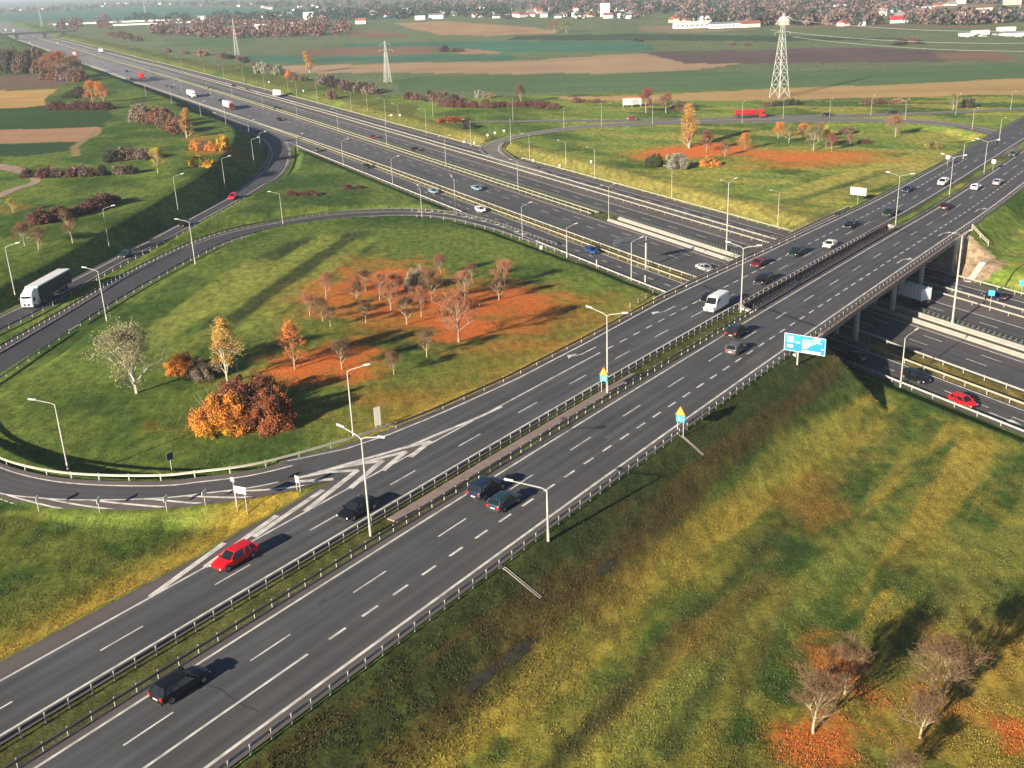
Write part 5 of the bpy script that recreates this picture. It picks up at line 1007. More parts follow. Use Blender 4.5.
hedge([(407, 99), (432, 102), (456, 103)], 6, 13, 12, ['maroon', 'brown', 'dark'], 'dark bush in the hedgerow right of the slim pylon', 'hedgerow bushes right of the slim pylon', 4)
hedge([(440, 107), (470, 108), (500, 108)], 7, 14, 10, ['maroon', 'maroon', 'brown'], 'maroon bush in the hedgerow left of the pale birch', 'hedgerow bushes left of the pale birch', 5)
hedge([(474, 98), (496, 98)], 3, 11, 9, ['tan', 'grey'], 'tan bush behind the maroon hedgerow', 'tan bushes behind the hedgerow', 6)
hedge([(500, 107), (530, 107), (557, 109)], 7, 14, 9, ['maroon', 'dark', 'brown'], 'dark bush in the hedgerow around the pale birch', 'hedgerow bushes around the pale birch', 7)
hedge([(575, 103), (600, 103)], 4, 10, 6, ['brown', 'olive'], 'low brown bush at the hedgerow end left of the billboard', 'bushes left of the billboard', 8)
hedge([(765, 107), (800, 105)], 4, 12, 7, ['brown', 'green'], 'low bush in the reeds at the foot of the largest pylon', 'bushes at the foot of the largest pylon', 9)
hedge([(862, 105), (905, 104)], 5, 12, 7, ['brown', 'tan', 'maroon'], 'brown bush in the low hedge beyond the country road, right of the pylon', 'hedge bushes beyond the country road', 10)
hedge([(676, 112), (690, 112)], 2, 13, 10, ['dark', 'brown'], 'dark bush at the foot of the large reddish trees', 'bushes at the foot of the reddish trees', 11)
hedge([(4, 73), (20, 74), (40, 73)], 6, 14, 25, ['dark', 'brown', 'dark'], 'dark brown tree clump of the wood at the top left edge', 'wood at the top left edge', 12, 'tree_clump')
hedge([(0, 62), (18, 60), (38, 58)], 6, 14, 14, ['brown', 'pink', 'russet'], 'rust-brown crown at the back of the wood at the top left edge', 'back of the wood at the top left edge', 13, 'tree_clump')
hedge([(44, 80), (82, 82)], 5, 14, 20, ['brown', 'pink', 'russet'], 'pinkish-brown bush of the copse beside the motorway, top left', 'copse bushes beside the motorway', 14)
hedge([(64, 98), (86, 98)], 4, 13, 12, ['green', 'dark'], 'dark green bush left of the orange pair of trees', 'dark green bushes by the orange pair', 15)
hedge([(50, 110), (75, 110), (106, 110)], 7, 14, 10, ['maroon', 'maroon', 'russet'], 'maroon bush in the thicket under the orange pair of trees', 'maroon thicket under the orange pair', 16)
hedge([(136, 122), (160, 126), (182, 136)], 8, 18, 20, ['brown', 'greybrown', 'russet'], 'brown bush in the thicket left of the golden poplar', 'brown thicket left of the golden poplar', 17)
hedge([(194, 150), (215, 152)], 4, 14, 12, ['orange', 'russet', 'brown'], 'orange-brown bush right of the golden poplar foot', 'orange bushes right of the golden poplar', 18)
hedge([(219, 152), (226, 148)], 2, 12, 14, ['gold', 'orange'], 'golden bush at the plateau edge above the ramp bend', 'golden bushes at the plateau edge', 19)
hedge([(190, 166), (210, 168)], 3, 13, 12, ['gold', 'olive', 'brown'], 'yellow bush below the golden poplar, at the plateau rim', 'yellow bushes at the plateau rim', 20)
hedge([(108, 163), (130, 160), (150, 160)], 6, 15, 14, ['brown', 'dark', 'greybrown'], 'dark brown bush on the ridge of the plateau', 'bushes on the plateau ridge', 21)
hedge([(18, 178), (50, 178), (85, 177), (138, 174)], 12, 15, 13, ['brown', 'greybrown', 'dark', 'maroon'], 'brown bush in the long row across the plateau', 'long row of bushes across the plateau', 22)
hedge([(32, 226), (60, 220), (92, 211), (112, 203)], 11, 22, 15, ['maroon', 'brown', 'maroon'], 'dark maroon bush in the long mound above the left ramp', 'long maroon mound above the left ramp', 23)
hedge([(286, 196), (320, 196)], 5, 11, 6, ['maroon', 'brown'], 'low maroon bush on the grass between loop and motorway', 'low maroon bushes between loop and motorway', 24)
hedge([(344, 189), (366, 189)], 3, 9, 5, ['maroon', 'dark'], 'dark low bush right of the maroon ones between loop and motorway', 'dark low bushes between loop and motorway', 25)
hedge([(893, 46), (908, 44), (921, 44)], 4, 10, 7, ['dark', 'brown'], 'dark bush of the lone thicket in the far fields at right', 'lone thicket in the far fields', 26)
hedge([(634, 41), (645, 42)], 2, 7, 3.5, ['dark'], 'small dark bush in the far green field', 'small bushes in the far green field', 27)
hedge([(730, 45), (757, 46)], 2, 8, 4, ['brown', 'dark'], 'small dark bush in the far field right of centre', 'small bushes in the far field right of centre', 28)
hedge([(438, 52), (462, 52)], 4, 8, 7, ['dark', 'brown'], 'dark bush by the tan patch in the far fields', 'bushes by the tan patch', 29)
hedge([(160, 52), (200, 56), (236, 60), (254, 66)], 9, 10, 7, ['brown', 'greybrown', 'dark', 'tan'], 'brown bush in the row on top of the far motorway bank, left part', 'row of bushes on the far motorway bank', 30)
hedge([(110, 36), (140, 42)], 6, 10, 8, ['brown', 'dark'], 'dark bush in the row right of the far bridge', 'bushes right of the far bridge', 31)

# ------------------------------------------------------------------ far woods: masses nobody could count
def wood(name, label, polys, cols, hrange, density, seed, group=None):
    r = random.Random(seed); mb = MB()
    for P, n in polys:
        W = [un(x, y, 3.) for x, y in P]; xs = [w_[0] for w_ in W]; ys_ = [w_[1] for w_ in W]
        px0, px1 = min(p[0] for p in P), max(p[0] for p in P); py0, py1 = min(p[1] for p in P), max(p[1] for p in P); c = 0; g = 0
        while c < n and g < n*30:
            g += 1; x, y = r.uniform(px0, px1), r.uniform(py0, py1)
            if not inpoly(np.array([x]), np.array([y]), P)[0]: continue
            c += 1; Q = Vector(un(x, y, 2.5)); h = r.uniform(*hrange); rad = h*r.uniform(.35, .6); m = r.randrange(len(cols))
            for _ in range(48):
                d = rv(r).normalized(); p = Q+Vector((d.x*rad*.8, d.y*rad*.8, h*.5+d.z*h*.42)); s = h*.085; a = rv(r).normalized(); b = a.orthogonal().normalized(); cc = a.cross(b)
                mb.quad(p-b*s-cc*s, p+b*s-cc*s, p+b*s+cc*s, p-b*s+cc*s, m)
    me = mb.mesh(name, [mat('wood_'+c, BC[c], .9, island=.3) for c in cols]); link(name, me, label=label, cat='woods', kind='stuff', group=group)
BC.update(mauve=(.15, .105, .10), fir=(.020, .040, .026), redwood=(.13, .062, .050), bluegreen=(.025, .05, .04), sand=(.36, .25, .16))
wood('reddish_wood', 'reddish autumn wood between the motorway and the town, upper left', [([(150, 38), (232, 39), (350, 37), (350, 26), (250, 24), (232, 20), (190, 22), (155, 27)], 230), ([(96, 30), (112, 30), (111, 18), (97, 18)], 14), ([(56, 31), (84, 31), (84, 22), (60, 22)], 22)], ['redwood', 'pink', 'brown', 'redwood'], (9, 15), 1, 3)
wood('dark_wood', 'dark evergreen belt in front of the town houses, left of centre', [([(205, 22), (256, 30), (262, 24), (330, 22), (400, 20), (460, 17), (512, 22), (512, 12), (400, 7), (330, 12), (262, 16), (215, 16)], 330), ([(110, 22), (190, 23), (190, 18), (140, 17)], 40)], ['fir', 'bluegreen', 'dark', 'bluegreen'], (9, 15), 1, 4)
wood('mauve_wood', 'mauve leafless woods around the town along the horizon', [([(512, 0), (640, 1), (760, 0), (900, 0), (960, 4), (900, 16), (840, 22), (780, 20), (740, 20), (680, 16), (620, 12), (560, 12), (512, 10)], 620), ([(350, 2), (512, 3), (512, 9), (400, 9), (350, 8)], 120), ([(900, 24), (945, 27), (985, 25), (985, 20), (930, 20)], 60), ([(770, 26), (860, 27), (890, 24), (850, 18), (780, 18)], 110)], ['mauve', 'mauve', 'bluegreen', 'dark', 'pink'], (9, 15), 1, 5)
wood('blue_wood', 'dark bluish tree belts in and above the town', [([(540, 17), (580, 20), (640, 20), (640, 10), (590, 6), (540, 10)], 70), ([(680, 24), (720, 26), (770, 27), (768, 16), (700, 14)], 120), ([(790, 26), (850, 26), (862, 18), (800, 14)], 90), ([(540, 8), (600, 9), (600, 3), (540, 3)], 50), ([(950, 4), (1024, 5), (1024, -4), (950, -4)], 80), ([(0, 12), (60, 6), (130, 3), (256, 3), (256, 7), (140, 7), (60, 12), (0, 15)], 260), ([(256, 3), (350, 4), (350, 9), (256, 9)], 100), ([(985, 24), (1024, 24), (1024, 21), (990, 20)], 20)], ['bluegreen', 'fir', 'dark', 'mauve'], (9, 15), 1, 6)
# ================================================================== VEHICLES
GLASS = mat('car_glass', (.012, .014, .018), .08, spec=.6); TYRE = mat('tyre', (.015, .015, .016), .85); RIM = mat('rim', (.35, .35, .36), .35, .7); HL = mat('headlight', (.80, .82, .85), .15); TL = mat('tail_light', (.45, .015, .02), .25); TRIM = mat('dark_trim', (.018, .018, .02), .6); PLATE = mat('number_plate', (.7, .7, .66), .5)
def paint(name, rgb): return mat('paint_'+name, rgb, .28, .1 if name not in ('white',) else 0, spec=.55)
CP = dict(black=(.008, .009, .011), navy=(.012, .022, .055), blue=(.012, .055, .22), teal=(.018, .05, .065), lightblue=(.22, .33, .40), silver=(.42, .43, .44), grey=(.10, .105, .11), white=(.78, .79, .79), red=(.62, .012, .02), darkred=(.16, .012, .025), green=(.008, .028, .025), orange=(.7, .25, .04), cream=(.6, .55, .45))
#          L     W    H    stations (x, half width, z bottom, z top)                                                                                     greenhouse: rear base, rear roof, front roof, windscreen base
CARS = dict(
 hatch=(4.1, 1.76, 1.48, [(-2.05, .66, .42, .86), (-1.98, .80, .30, .98), (-1.6, .87, .24, 1.0), (-.3, .88, .22, .96), (.85, .88, .22, .93), (1.55, .84, .24, .82), (1.92, .74, .30, .70), (2.05, .60, .40, .58)], (-1.93, -1.55, .30, 1.02)),
 sedan=(4.7, 1.80, 1.44, [(-2.35, .68, .42, .86), (-2.27, .82, .30, .96), (-1.7, .89, .24, .99), (-.3, .90, .22, .95), (1.0, .90, .22, .92), (1.8, .86, .24, .82), (2.2, .76, .30, .70), (2.35, .62, .40, .58)], (-1.75, -.95, .35, 1.12)),
 estate=(4.7, 1.80, 1.48, [(-2.35, .70, .42, .90), (-2.28, .82, .30, 1.0), (-1.8, .89, .24, 1.0), (-.3, .90, .22, .96), (1.0, .90, .22, .93), (1.8, .86, .24, .82), (2.2, .76, .30, .70), (2.35, .62, .40, .58)], (-2.24, -1.85, .35, 1.12)),
 suv=(4.75, 1.90, 1.72, [(-2.37, .74, .46, 1.02), (-2.3, .88, .34, 1.12), (-1.8, .94, .28, 1.12), (-.3, .95, .27, 1.08), (1.0, .95, .27, 1.06), (1.8, .92, .30, .98), (2.22, .82, .36, .86), (2.37, .68, .46, .72)], (-2.25, -1.9, .35, 1.15)))
_cm = {}
def car_meshes(style, cn):
    k = (style, cn)
    if k in _cm: return _cm[k]
    L, W, H, st, (rb, rr_, fr_, fb) = CARS[style]; pt = paint(cn, CP[cn]); out = {}
    def ring(x, hw, zb, zt): return [(x, -hw*.86, zb), (x, -hw, zb+.16), (x, -hw*1.0, zb+(zt-zb)*.62), (x, -hw*.955, zt-.05), (x, -hw*.78, zt), (x, 0, zt+.035), (x, hw*.78, zt), (x, hw*.955, zt-.05), (x, hw, zb+(zt-zb)*.62), (x, hw, zb+.16), (x, hw*.86, zb)]
    mb = MB(); sts = []
    xs = sorted(set([s[0] for s in st]+list(np.linspace(st[1][0], st[-2][0], 14))))
    A_ = np.array(st)
    for x in xs: sts.append(ring(x, *[float(np.interp(x, A_[:, 0], A_[:, j])) for j in (1, 2, 3)]))
    mb.loft(sts)
    belt = lambda x: float(np.interp(x, A_[:, 0], A_[:, 3])); hwf = lambda x: float(np.interp(x, A_[:, 0], A_[:, 1]))
    # pillars
    hb, ht = hwf(0)*.93, hwf(0)*.72; zr = H-.06
    for sg in (-1, 1):
        for xb, xt, w_ in ((fb-.02, fr_+.02, .06), (rb+.04, rr_-.02, .11), ((rb+fb)/2-.05, (rr_+fr_)/2-.02, .05), (rb+.85, rr_+.62, .05)):
            mb.tube((xb, sg*(hb+.006), belt(xb)-.03), (xt, sg*(ht+.006), zr), w_, w_*.8, 4)
    for sg in (-1, 1): mb.box((fb-.12, sg*(hb+.14), belt(fb)+.08), (.16, .2, .13))
    out['body'] = mb.mesh('body', pt)
    gm = MB(); n_ = 0
    b0 = [(rb, -hb*.9, belt(rb)-.03), (rb+.3, -hb, belt(rb)-.03), (fb-.35, -hb, belt(fb)-.03), (fb, -hb*.80, belt(fb)-.03), (fb+.10, 0, belt(fb)-.01), (fb, hb*.80, belt(fb)-.03), (fb-.35, hb, belt(fb)-.03), (rb+.3, hb, belt(rb)-.03), (rb, hb*.9, belt(rb)-.03), (rb-.06, 0, belt(rb))]
    t0 = [(rr_, -ht*.9, zr), (rr_+.2, -ht, zr), (fr_-.2, -ht, zr), (fr_, -ht*.88, zr), (fr_+.05, 0, zr+.02), (fr_, ht*.88, zr), (fr_-.2, ht, zr), (rr_+.2, ht, zr), (rr_, ht*.9, zr), (rr_-.04, 0, zr+.02)]
    gm.loft([b0, t0]); out['window'] = gm.mesh('window', GLASS)
    rm = MB(); grow = lambda P, f, dz: [(x*1.0+(0), y*f, z+dz) for x, y, z in P]
    rm.loft([grow(t0, 1.03, -.02), grow(t0, 1.0, .045), [((x-(rr_+fr_)/2)*.8+(rr_+fr_)/2, y*.75, z+.075) for x, y, z in t0]]); out['roof'] = rm.mesh('roof', pt if cn != 'panor' else GLASS)
    wm = MB(); R_ = .33 if style != 'suv' else .37; rg = [[(R_*math.cos(t)*f, y, R_*math.sin(t)*f) for t in np.linspace(0, 2*math.pi, 17)[:-1]] for y, f in ((-.11, .9), (-.09, 1), (.09, 1), (.11, .9))]; wm.loft(rg); out['wheel'] = wm.mesh('wheel', TYRE)
    rm2 = MB(); rm2.tube((0, -.117, 0), (0, .117, 0), R_*.62, R_*.62, 12); rm2.poly([(R_*.62*math.cos(t), -.117, R_*.62*math.sin(t)) for t in np.linspace(0, 2*math.pi, 13)[:-1]]); out['rim'] = rm2.mesh('rim', RIM)
    hm = MB(); hm.box((0, 0, 0), (.26, .30, .13), top=(.7, .9)); out['headlight'] = hm.mesh('headlight', HL)
    tm = MB(); tm.box((0, 0, 0), (.14, .30, .24)); out['tail_light'] = tm.mesh('tail_light', TL)
    pm = MB(); pm.box((0, 0, 0), (.03, .52, .12)); out['number_plate'] = pm.mesh('number_plate', PLATE)
    bm_ = MB(); bm_.box((st[-1][0]-.05, 0, .46), (.2, 1.1, .16)); bm_.box((st[-1][0]-.07, 0, .30), (.24, 1.35, .12)); bm_.box((st[0][0]+.07, 0, .34), (.22, 1.4, .16)); out['bumper'] = bm_.mesh('bumper', TRIM)
    out['_'] = (L, st, R_, hwf(0), belt); _cm[k] = out; return out
def car(P, az, style, cn, label, group=None, pitch=0.):
    m = car_meshes(style, cn); L, st, R_, hw, belt = m['_']; root = empty('car', tuple(P), az, label=label, cat='car', group=group); root.rotation_euler = (0, -pitch, az)
    bd = link('body', m['body'], root); link('window', m['window'], root); link('roof', m['roof'], root); link('bumper', m['bumper'], bd)
    for x in (st[-1][0]-.85, st[0][0]+.85):
        for sg in (-1, 1): w_ = link('wheel', m['wheel'], root, loc=(x, sg*(hw-.09), R_)); link('rim', m['rim'], w_)
    for sg in (-1, 1):
        link('headlight', m['headlight'], root, loc=(st[-1][0]-.16, sg*(st[-1][1]-.02), st[-1][3]-.03)); link('tail_light', m['tail_light'], root, loc=(st[0][0]+.03, sg*(st[0][1]-.02), st[0][3]-.1))
    link('number_plate', m['number_plate'], root, loc=(st[0][0]-.01, 0, .62)); return root
def vwheels(root, xs, hw, R_=.48):
    mb = MB(); mb.loft([[(R_*math.cos(t)*f, y, R_*math.sin(t)*f) for t in np.linspace(0, 2*math.pi, 17)[:-1]] for y, f in ((-.15, .9), (-.13, 1), (.13, 1), (.15, .9))]); me = mb.mesh('wheel', TYRE); mb = MB(); mb.tube((0, -.157, 0), (0, .157, 0), R_*.5, R_*.5, 10); rme = mb.mesh('rim', RIM)
    for x in xs:
        for sg in (-1, 1): w_ = link('wheel', me, root, loc=(x, sg*(hw-.16), R_)); link('rim', rme, w_)
def cab(root, x0, L, W, H, cn, zb=.45, deflect=True):
    mb = MB(); hw = W/2
    rings = []
    for z, f, w_ in ((zb, 0, .96), (zb+.35, .05, 1), (1.35, .06, 1), (2.1, 0, .99), (H-.3, -.22, .95), (H, -.42, .88)):
        rings.append([(x0, -hw*w_, z), (x0+L+f-.18, -hw*w_, z), (x0+L+f, -hw*w_*.86, z), (x0+L+f+.03, 0, z), (x0+L+f, hw*w_*.86, z), (x0+L+f-.18, hw*w_, z), (x0, hw*w_, z)])
    mb.loft(rings)
    if deflect: mb.loft([[(x0, -hw*.86, H-.02), (x0+L-.5, -hw*.80, H-.02), (x0+L-.5, hw*.80, H-.02), (x0, hw*.86, H-.02)], [(x0, -hw*.84, H+.75), (x0+.6, -hw*.74, H+.6), (x0+.6, hw*.74, H+.6), (x0, hw*.84, H+.75)]])
    c = link('cab', mb.mesh('cab', paint(cn, CP[cn])), root)
    g = MB(); g.loft([[(x0+L+.045, -hw*.84, 1.55), (x0+L+.07, hw*.0, 1.55), (x0+L+.045, hw*.84, 1.55), (x0+L-.2, hw*.80, 1.55), (x0+L-.2, -hw*.80, 1.55)], [(x0+L-.09, -hw*.80, H-.42), (x0+L-.05, 0, H-.42), (x0+L-.09, hw*.80, H-.42), (x0+L-.4, hw*.76, H-.42), (x0+L-.4, -hw*.76, H-.42)]]); link('windscreen', g.mesh('windscreen', GLASS), c)
    g = MB()
    for sg in (-1, 1): g.box((x0+L-.75, sg*(hw*.985), 1.95), (.95, .05, .75))
    link('side_window', g.mesh('side_window', GLASS), c)
    g = MB(); g.box((x0+L+.05, 0, 1.05), (.06, W*.55, .55)); g.box((x0+L+.03, 0, zb+.12), (.08, W*.8, .2)); link('grille', g.mesh('grille', TRIM), c)
    for sg in (-1, 1):
        g = MB(); g.box((x0+L+.03, sg*hw*.78, .78), (.1, .34, .2)); link('headlight', g.mesh('headlight', HL), c); g = MB(); g.box((x0+L-.12, sg*(hw+.18), 2.15), (.14, .2, .62)); link('mirror', g.mesh('mirror', TRIM), c)
def lorry(P, az, cn, tn, label, LT=13.6, H=3.95, cabH=3.1, group=None, tank=False, name='lorry', dark_sides=False):
    root = empty(name, tuple(P), az, label=label, cat='lorry', group=group); x1 = 5.6
    cab(root, x1-.0, 2.2, 2.45, cabH, cn)
    mb = MB()
    if not tank: mb.loft([[(x1-.5-LT, -1.27, 1.12), (x1-.5-LT, 1.27, 1.12), (x1-.5-LT, 1.27, H), (x1-.5-LT, -1.27, H)], [(x1-.5, -1.27, 1.12), (x1-.5, 1.27, 1.12), (x1-.5, 1.27, H), (x1-.5, -1.27, H)]])
    else: mb.loft([[(x, 1.22*f*math.cos(t), 2.25+1.0*f*math.sin(t)) for t in np.linspace(0, 2*math.pi, 17)[:-1]] for x, f in ((x1-.5-LT, .6), (x1-.3-LT, 1), (x1-.8, 1), (x1-.5, .6))])
    link('trailer', mb.mesh('trailer', paint(tn, CP[tn])), root)
    if dark_sides:  # dark panel over each side of the trailer
        g = MB(); g.box((x1-.5-LT/2, 1.30, 2.45), (LT-.1, .04, H-1.45)); g.box((x1-.5-LT/2, -1.30, 2.45), (LT-.1, .04, H-1.45)); link('side_panel', g.mesh('side_panel', mat('side_dark', (.012, .018, .024), .6)), root)
    if tn == 'white' and not tank:
        g = MB()
        for x_ in np.linspace(x1-.9-LT+.4, x1-1., 7): g.box((x_, -1.28, 2.55), (.05, .02, H-1.35)); g.box((x_, 1.28, 2.55), (.05, .02, H-1.35))
        g.box((x1-.5-LT/2, -1.285, 1.2), (LT, .03, .12)); g.box((x1-.5-LT/2, 1.285, 1.2), (LT, .03, .12)); link('side_rails', g.mesh('side_rails', mat('rail_grey', (.30, .30, .30), .6)), root)
    mb = MB(); mb.box((x1-.3-LT/2, 0, .92), (LT+2.2, .9, .3)); mb.box((x1-5., 0, .68), (2.8, 2.2, .45)); link('chassis', mb.mesh('chassis', TRIM), root)
    vwheels(root, [x1+1.35, x1-1.9, x1-9.2, x1-10.5, x1-11.8] if LT > 10 else [x1+1.3, x1-LT+1.6], 1.24, .5)
    for sg in (-1, 1): g = MB(); g.box((x1-.53-LT, sg*1.05, 1.0), (.06, .35, .16)); link('tail_light', g.mesh('tail_light', TL), root)
    return root
def van(P, az, label, group=None):
    root = empty('van', tuple(P), az, label=label, cat='van', group=group); mb = MB()
    def ring(x, hw, zb, zt): return [(x, -hw*.9, zb), (x, -hw, zb+.2), (x, -hw, zb+(zt-zb)*.45), (x, -hw*.93, zt-.2), (x, -hw*.82, zt-.03), (x, 0, zt+.02), (x, hw*.82, zt-.03), (x, hw*.93, zt-.2), (x, hw, zb+(zt-zb)*.45), (x, hw, zb+.2), (x, hw*.9, zb)]
    mb.loft([ring(*a) for a in ((-2.95, .93, .42, 2.48), (-2.85, .98, .34, 2.56), (-1, 1.0, .3, 2.6), (.9, 1.0, .3, 2.58), (1.35, .99, .3, 2.45), (1.95, .98, .3, 1.62), (2.1, .97, .3, 1.36), (2.75, .90, .34, 1.12), (2.93, .78, .45, .82))]); b = link('body', mb.mesh('body', paint('white', CP['white'])), root)
    g = MB(); g.loft([[(2.06, -.86, 1.46), (2.10, 0, 1.47), (2.06, .86, 1.46), (1.7, .8, 1.4), (1.7, -.8, 1.4)], [(1.46, -.78, 2.36), (1.5, 0, 2.38), (1.46, .78, 2.36), (1.2, .75, 2.36), (1.2, -.75, 2.36)]]); link('windscreen', g.mesh('windscreen', GLASS), root)
    for sg in (-1, 1): g = MB(); g.loft([[(.45, sg*.985, 1.35), (1.75, sg*.985, 1.35), (1.75, sg*.9, 1.35), (.45, sg*.9, 1.35)], [(.45, sg*.96, 2.05), (1.38, sg*.96, 2.05), (1.38, sg*.88, 2.05), (.45, sg*.88, 2.05)]]); link('side_window', g.mesh('side_window', GLASS), root)
    for sg in (-1, 1):
        g = MB(); g.box((2.78, sg*.72, .95), (.3, .3, .22)); link('headlight', g.mesh('headlight', HL), root); g = MB(); g.box((-2.95, sg*.86, 1.2), (.06, .14, .5)); link('tail_light', g.mesh('tail_light', TL), root); g = MB(); g.box((1.75, sg*1.13, 1.5), (.14, .2, .34)); link('mirror', g.mesh('mirror', TRIM), root)
    g = MB(); g.box((2.9, 0, .72), (.12, .95, .2)); g.box((2.9, 0, .42), (.16, 1.5, .2)); link('grille', g.mesh('grille', TRIM), root); vwheels(root, [1.95, -1.75], .98, .35); return root
aUA, aUM = math.atan2(UA[1], UA[0]), math.atan2(UM[1], UM[0])
# on the overpass: (px, py) of the point of the road below the middle of the vehicle; direction +1 = away, -1 = nearer
for x, y, n0, d, st, cn, lb in [(188, 693, -1.7, 1, 'estate', 'black', 'black estate car alone in the foreground, driving away at the lower left'),
    (490, 494, -1.6, 1, 'suv', 'navy', 'dark people carrier in the left of two cars side by side, driving away'), (512, 508, 1.7, 1, 'hatch', 'teal', 'teal hatchback beside the dark people carrier, in the next lane right'),
    (735, 335, -1.6, 1, 'suv', 'black', 'black car against the median, driving away below the white van'), (740, 353, 1.6, 1, 'hatch', 'grey', 'dark car with a bright rear, right of the black car before the bridge'),
    (947.5, 209, -1.5, 1, 'sedan', 'black', 'dark car driving away on the overpass past the bridge'), (983.5, 190, -1.5, 1, 'hatch', 'white', 'white hatchback next to the median, driving away past the bridge'), (1006, 185, 1.7, 1, 'sedan', 'silver', 'pale saloon farthest away in the right-hand lanes near the right edge'),
    (355, 512, -10.2, -1, 'sedan', 'black', 'black saloon coming nearer, right behind the nearest double-armed lamp'), (234, 562, -13.3, -1, 'estate', 'red', 'bright red estate car coming nearer beside the gore stripes'),
    (697.5, 299, -13.4, -1, 'sedan', 'black', 'black saloon coming nearer just left of the white van'), (763, 283, -10.4, -1, 'suv', 'black', 'black off-roader coming nearer behind the white van'), (758, 266, -13.4, -1, 'hatch', 'darkred', 'dark red hatchback coming nearer on the bridge'),
    (797, 255.5, -13.4, -1, 'suv', 'green', 'dark green car coming nearer on the bridge, behind the red one'), (831, 247.5, -10.3, -1, 'sedan', 'white', 'white saloon coming nearer on the bridge next to the slot'), (852, 227.5, -13.4, -1, 'sedan', 'black', 'dark saloon coming nearer on the bridge, left of the white one'),
    (891, 216, -10.3, -1, 'suv', 'green', 'dark green off-roader coming nearer at the far end of the bridge'), (915, 192, -15.6, -1, 'sedan', 'navy', 'navy saloon coming nearer in the outermost lane beyond the bridge'), (951.8, 185.5, -10.3, -1, 'suv', 'white', 'white off-roader coming nearer beyond the bridge, by the lamp'), (1013, 156, -12., -1, 'sedan', 'grey', 'dark saloon coming nearer, closest to the right edge beyond the bridge')]:
    s_, n_ = Apx(x, y); n_ = n0 if abs(n_-n0) < 2.5 else n_; g_ = (float(zA(s_+2))-float(zA(s_-2)))/4
    car(A(s_, n_, .01), aUA if d > 0 else aUA+PI, st, cn, lb, None, math.atan(g_)*d)
s_, n_ = Apx(716, 309.5); van(A(s_, -10.3, .01), aUA+PI, 'white high-roofed delivery van coming nearer on the bridge approach')
# on the motorway: s from the pixel, lane offset; direction +1 = towards lower right
for x, y, n0, d, st, cn, lb in [(588, 253.5, 13.3, 1, 'hatch', 'blue', 'bright blue hatchback on the near collector lane, left of the gantry'), (700, 271.5, 1.6, 1, 'sedan', 'silver', 'silver saloon about to pass under the bridge'), (481.4, 189.5, 1.6, 1, 'sedan', 'lightblue', 'light blue saloon in the middle of the near carriageway'),
    (476.7, 212.5, 14.5, 1, 'hatch', 'white', 'white hatchback on the near collector lane beside the loop ramp merge'), (431, 193.5, 14.3, 1, 'sedan', 'lightblue', 'grey-blue saloon on the near collector lane ahead of the white hatchback'), (414.7, 151, -16., -1, 'sedan', 'black', 'dark saloon on the far carriageway left of the lamp row'), (373, 138.5, -15.5, -1, 'sedan', 'darkred', 'dark red saloon on the far carriageway'),
    (363.5, 168.5, 14.8, 1, 'hatch', 'green', 'dark green hatchback on the near collector lane by a lamp'), (317, 151.5, 15., 1, 'hatch', 'grey', 'grey hatchback on the near collector lane just past the exit ramp bend'), (276.2, 109.3, -16., -1, 'sedan', 'black', 'black saloon on the far carriageway above the exit ramp bend'), (275.6, 121, 2.0, 1, 'sedan', 'black', 'black saloon on the near carriageway above the exit ramp bend'),
    (233.4, 87, -30, -1, 'sedan', 'black', 'black car on the far outer lane, left of a pair'), (246.7, 91, -30, -1, 'sedan', 'grey', 'dark grey car on the far outer lane, right of a pair'), (210, 89, -15, -1, 'sedan', 'black', 'small dark car on the far carriageway above the white lorries'), (170.6, 88, 2, 1, 'sedan', 'grey', 'small grey car on the near carriageway left of the white lorries'), (217.5, 102, 3.5, 1, 'sedan', 'black', 'black car between the two white lorries'),
    (127, 72, 0, 1, 'sedan', 'black', 'small black car left of the red lorry'), (132, 80, 8, 1, 'hatch', 'darkred', 'small dark red car below the red lorry'), (169, 87, 9, 1, 'hatch', 'grey', 'tiny dark car right of the red lorry'), (58, 43.5, -12, -1, 'suv', 'white', 'tiny white car just below the far bridge, right one'), (30, 43.5, 8, 1, 'suv', 'white', 'tiny white car just below the far bridge, left one'),
    (908.5, 382, 14, 1, 'estate', 'black', 'black estate car on the near collector lane right of the bridge'), (962.6, 405, 12.5, 1, 'hatch', 'red', 'small bright red car on the near collector lane at the right'), (850, 360.5, 15.0, -1, 'hatch', 'grey', 'grey car with bright headlights in the shadow right under the bridge edge'), (995, 298.5, -30.5, -1, 'estate', 'navy', 'dark blue estate car on the far collector lane at the right')]:
    s_, n_ = Mpx(x, y); n_ = n0 if abs(n_-n0) < 2.2 else n_; car(M(s_, n_, .03), aUM if d > 0 else aUM+PI, st, cn, lb)
for x, y, d, cn, tn, lb, kw in [(191.5, 97, 1, 'white', 'white', 'white lorry with a white trailer, left of two on the near carriageway', dict(LT=12)), (229, 109, 1, 'darkred', 'white', 'lorry with a dark red cab and white trailer on the near carriageway', {}), (278.5, 97, -1, 'white', 'white', 'short white box lorry on the far outer lane', dict(LT=6.5)), (141, 78.5, 1, 'red', 'red', 'bright red lorry small in the distance on the near carriageway', dict(LT=9)), (75, 56, 1, 'white', 'white', 'distant white lorry on the near carriageway', dict(LT=9)), (101, 52.5, -1, 'white', 'white', 'distant long white lorry on the far carriageway', {}), (6, 31, 1, 'white', 'white', 'farthest white lorry at the left edge beyond the far bridge, left of two', {}), (14, 32, 1, 'white', 'white', 'farthest white lorry beyond the far bridge, right of two', {})]:
    s_, n_ = Mpx(x, y); lorry(M(s_, n_, .03), aUM if d > 0 else aUM+PI, cn, tn, lb, **kw)
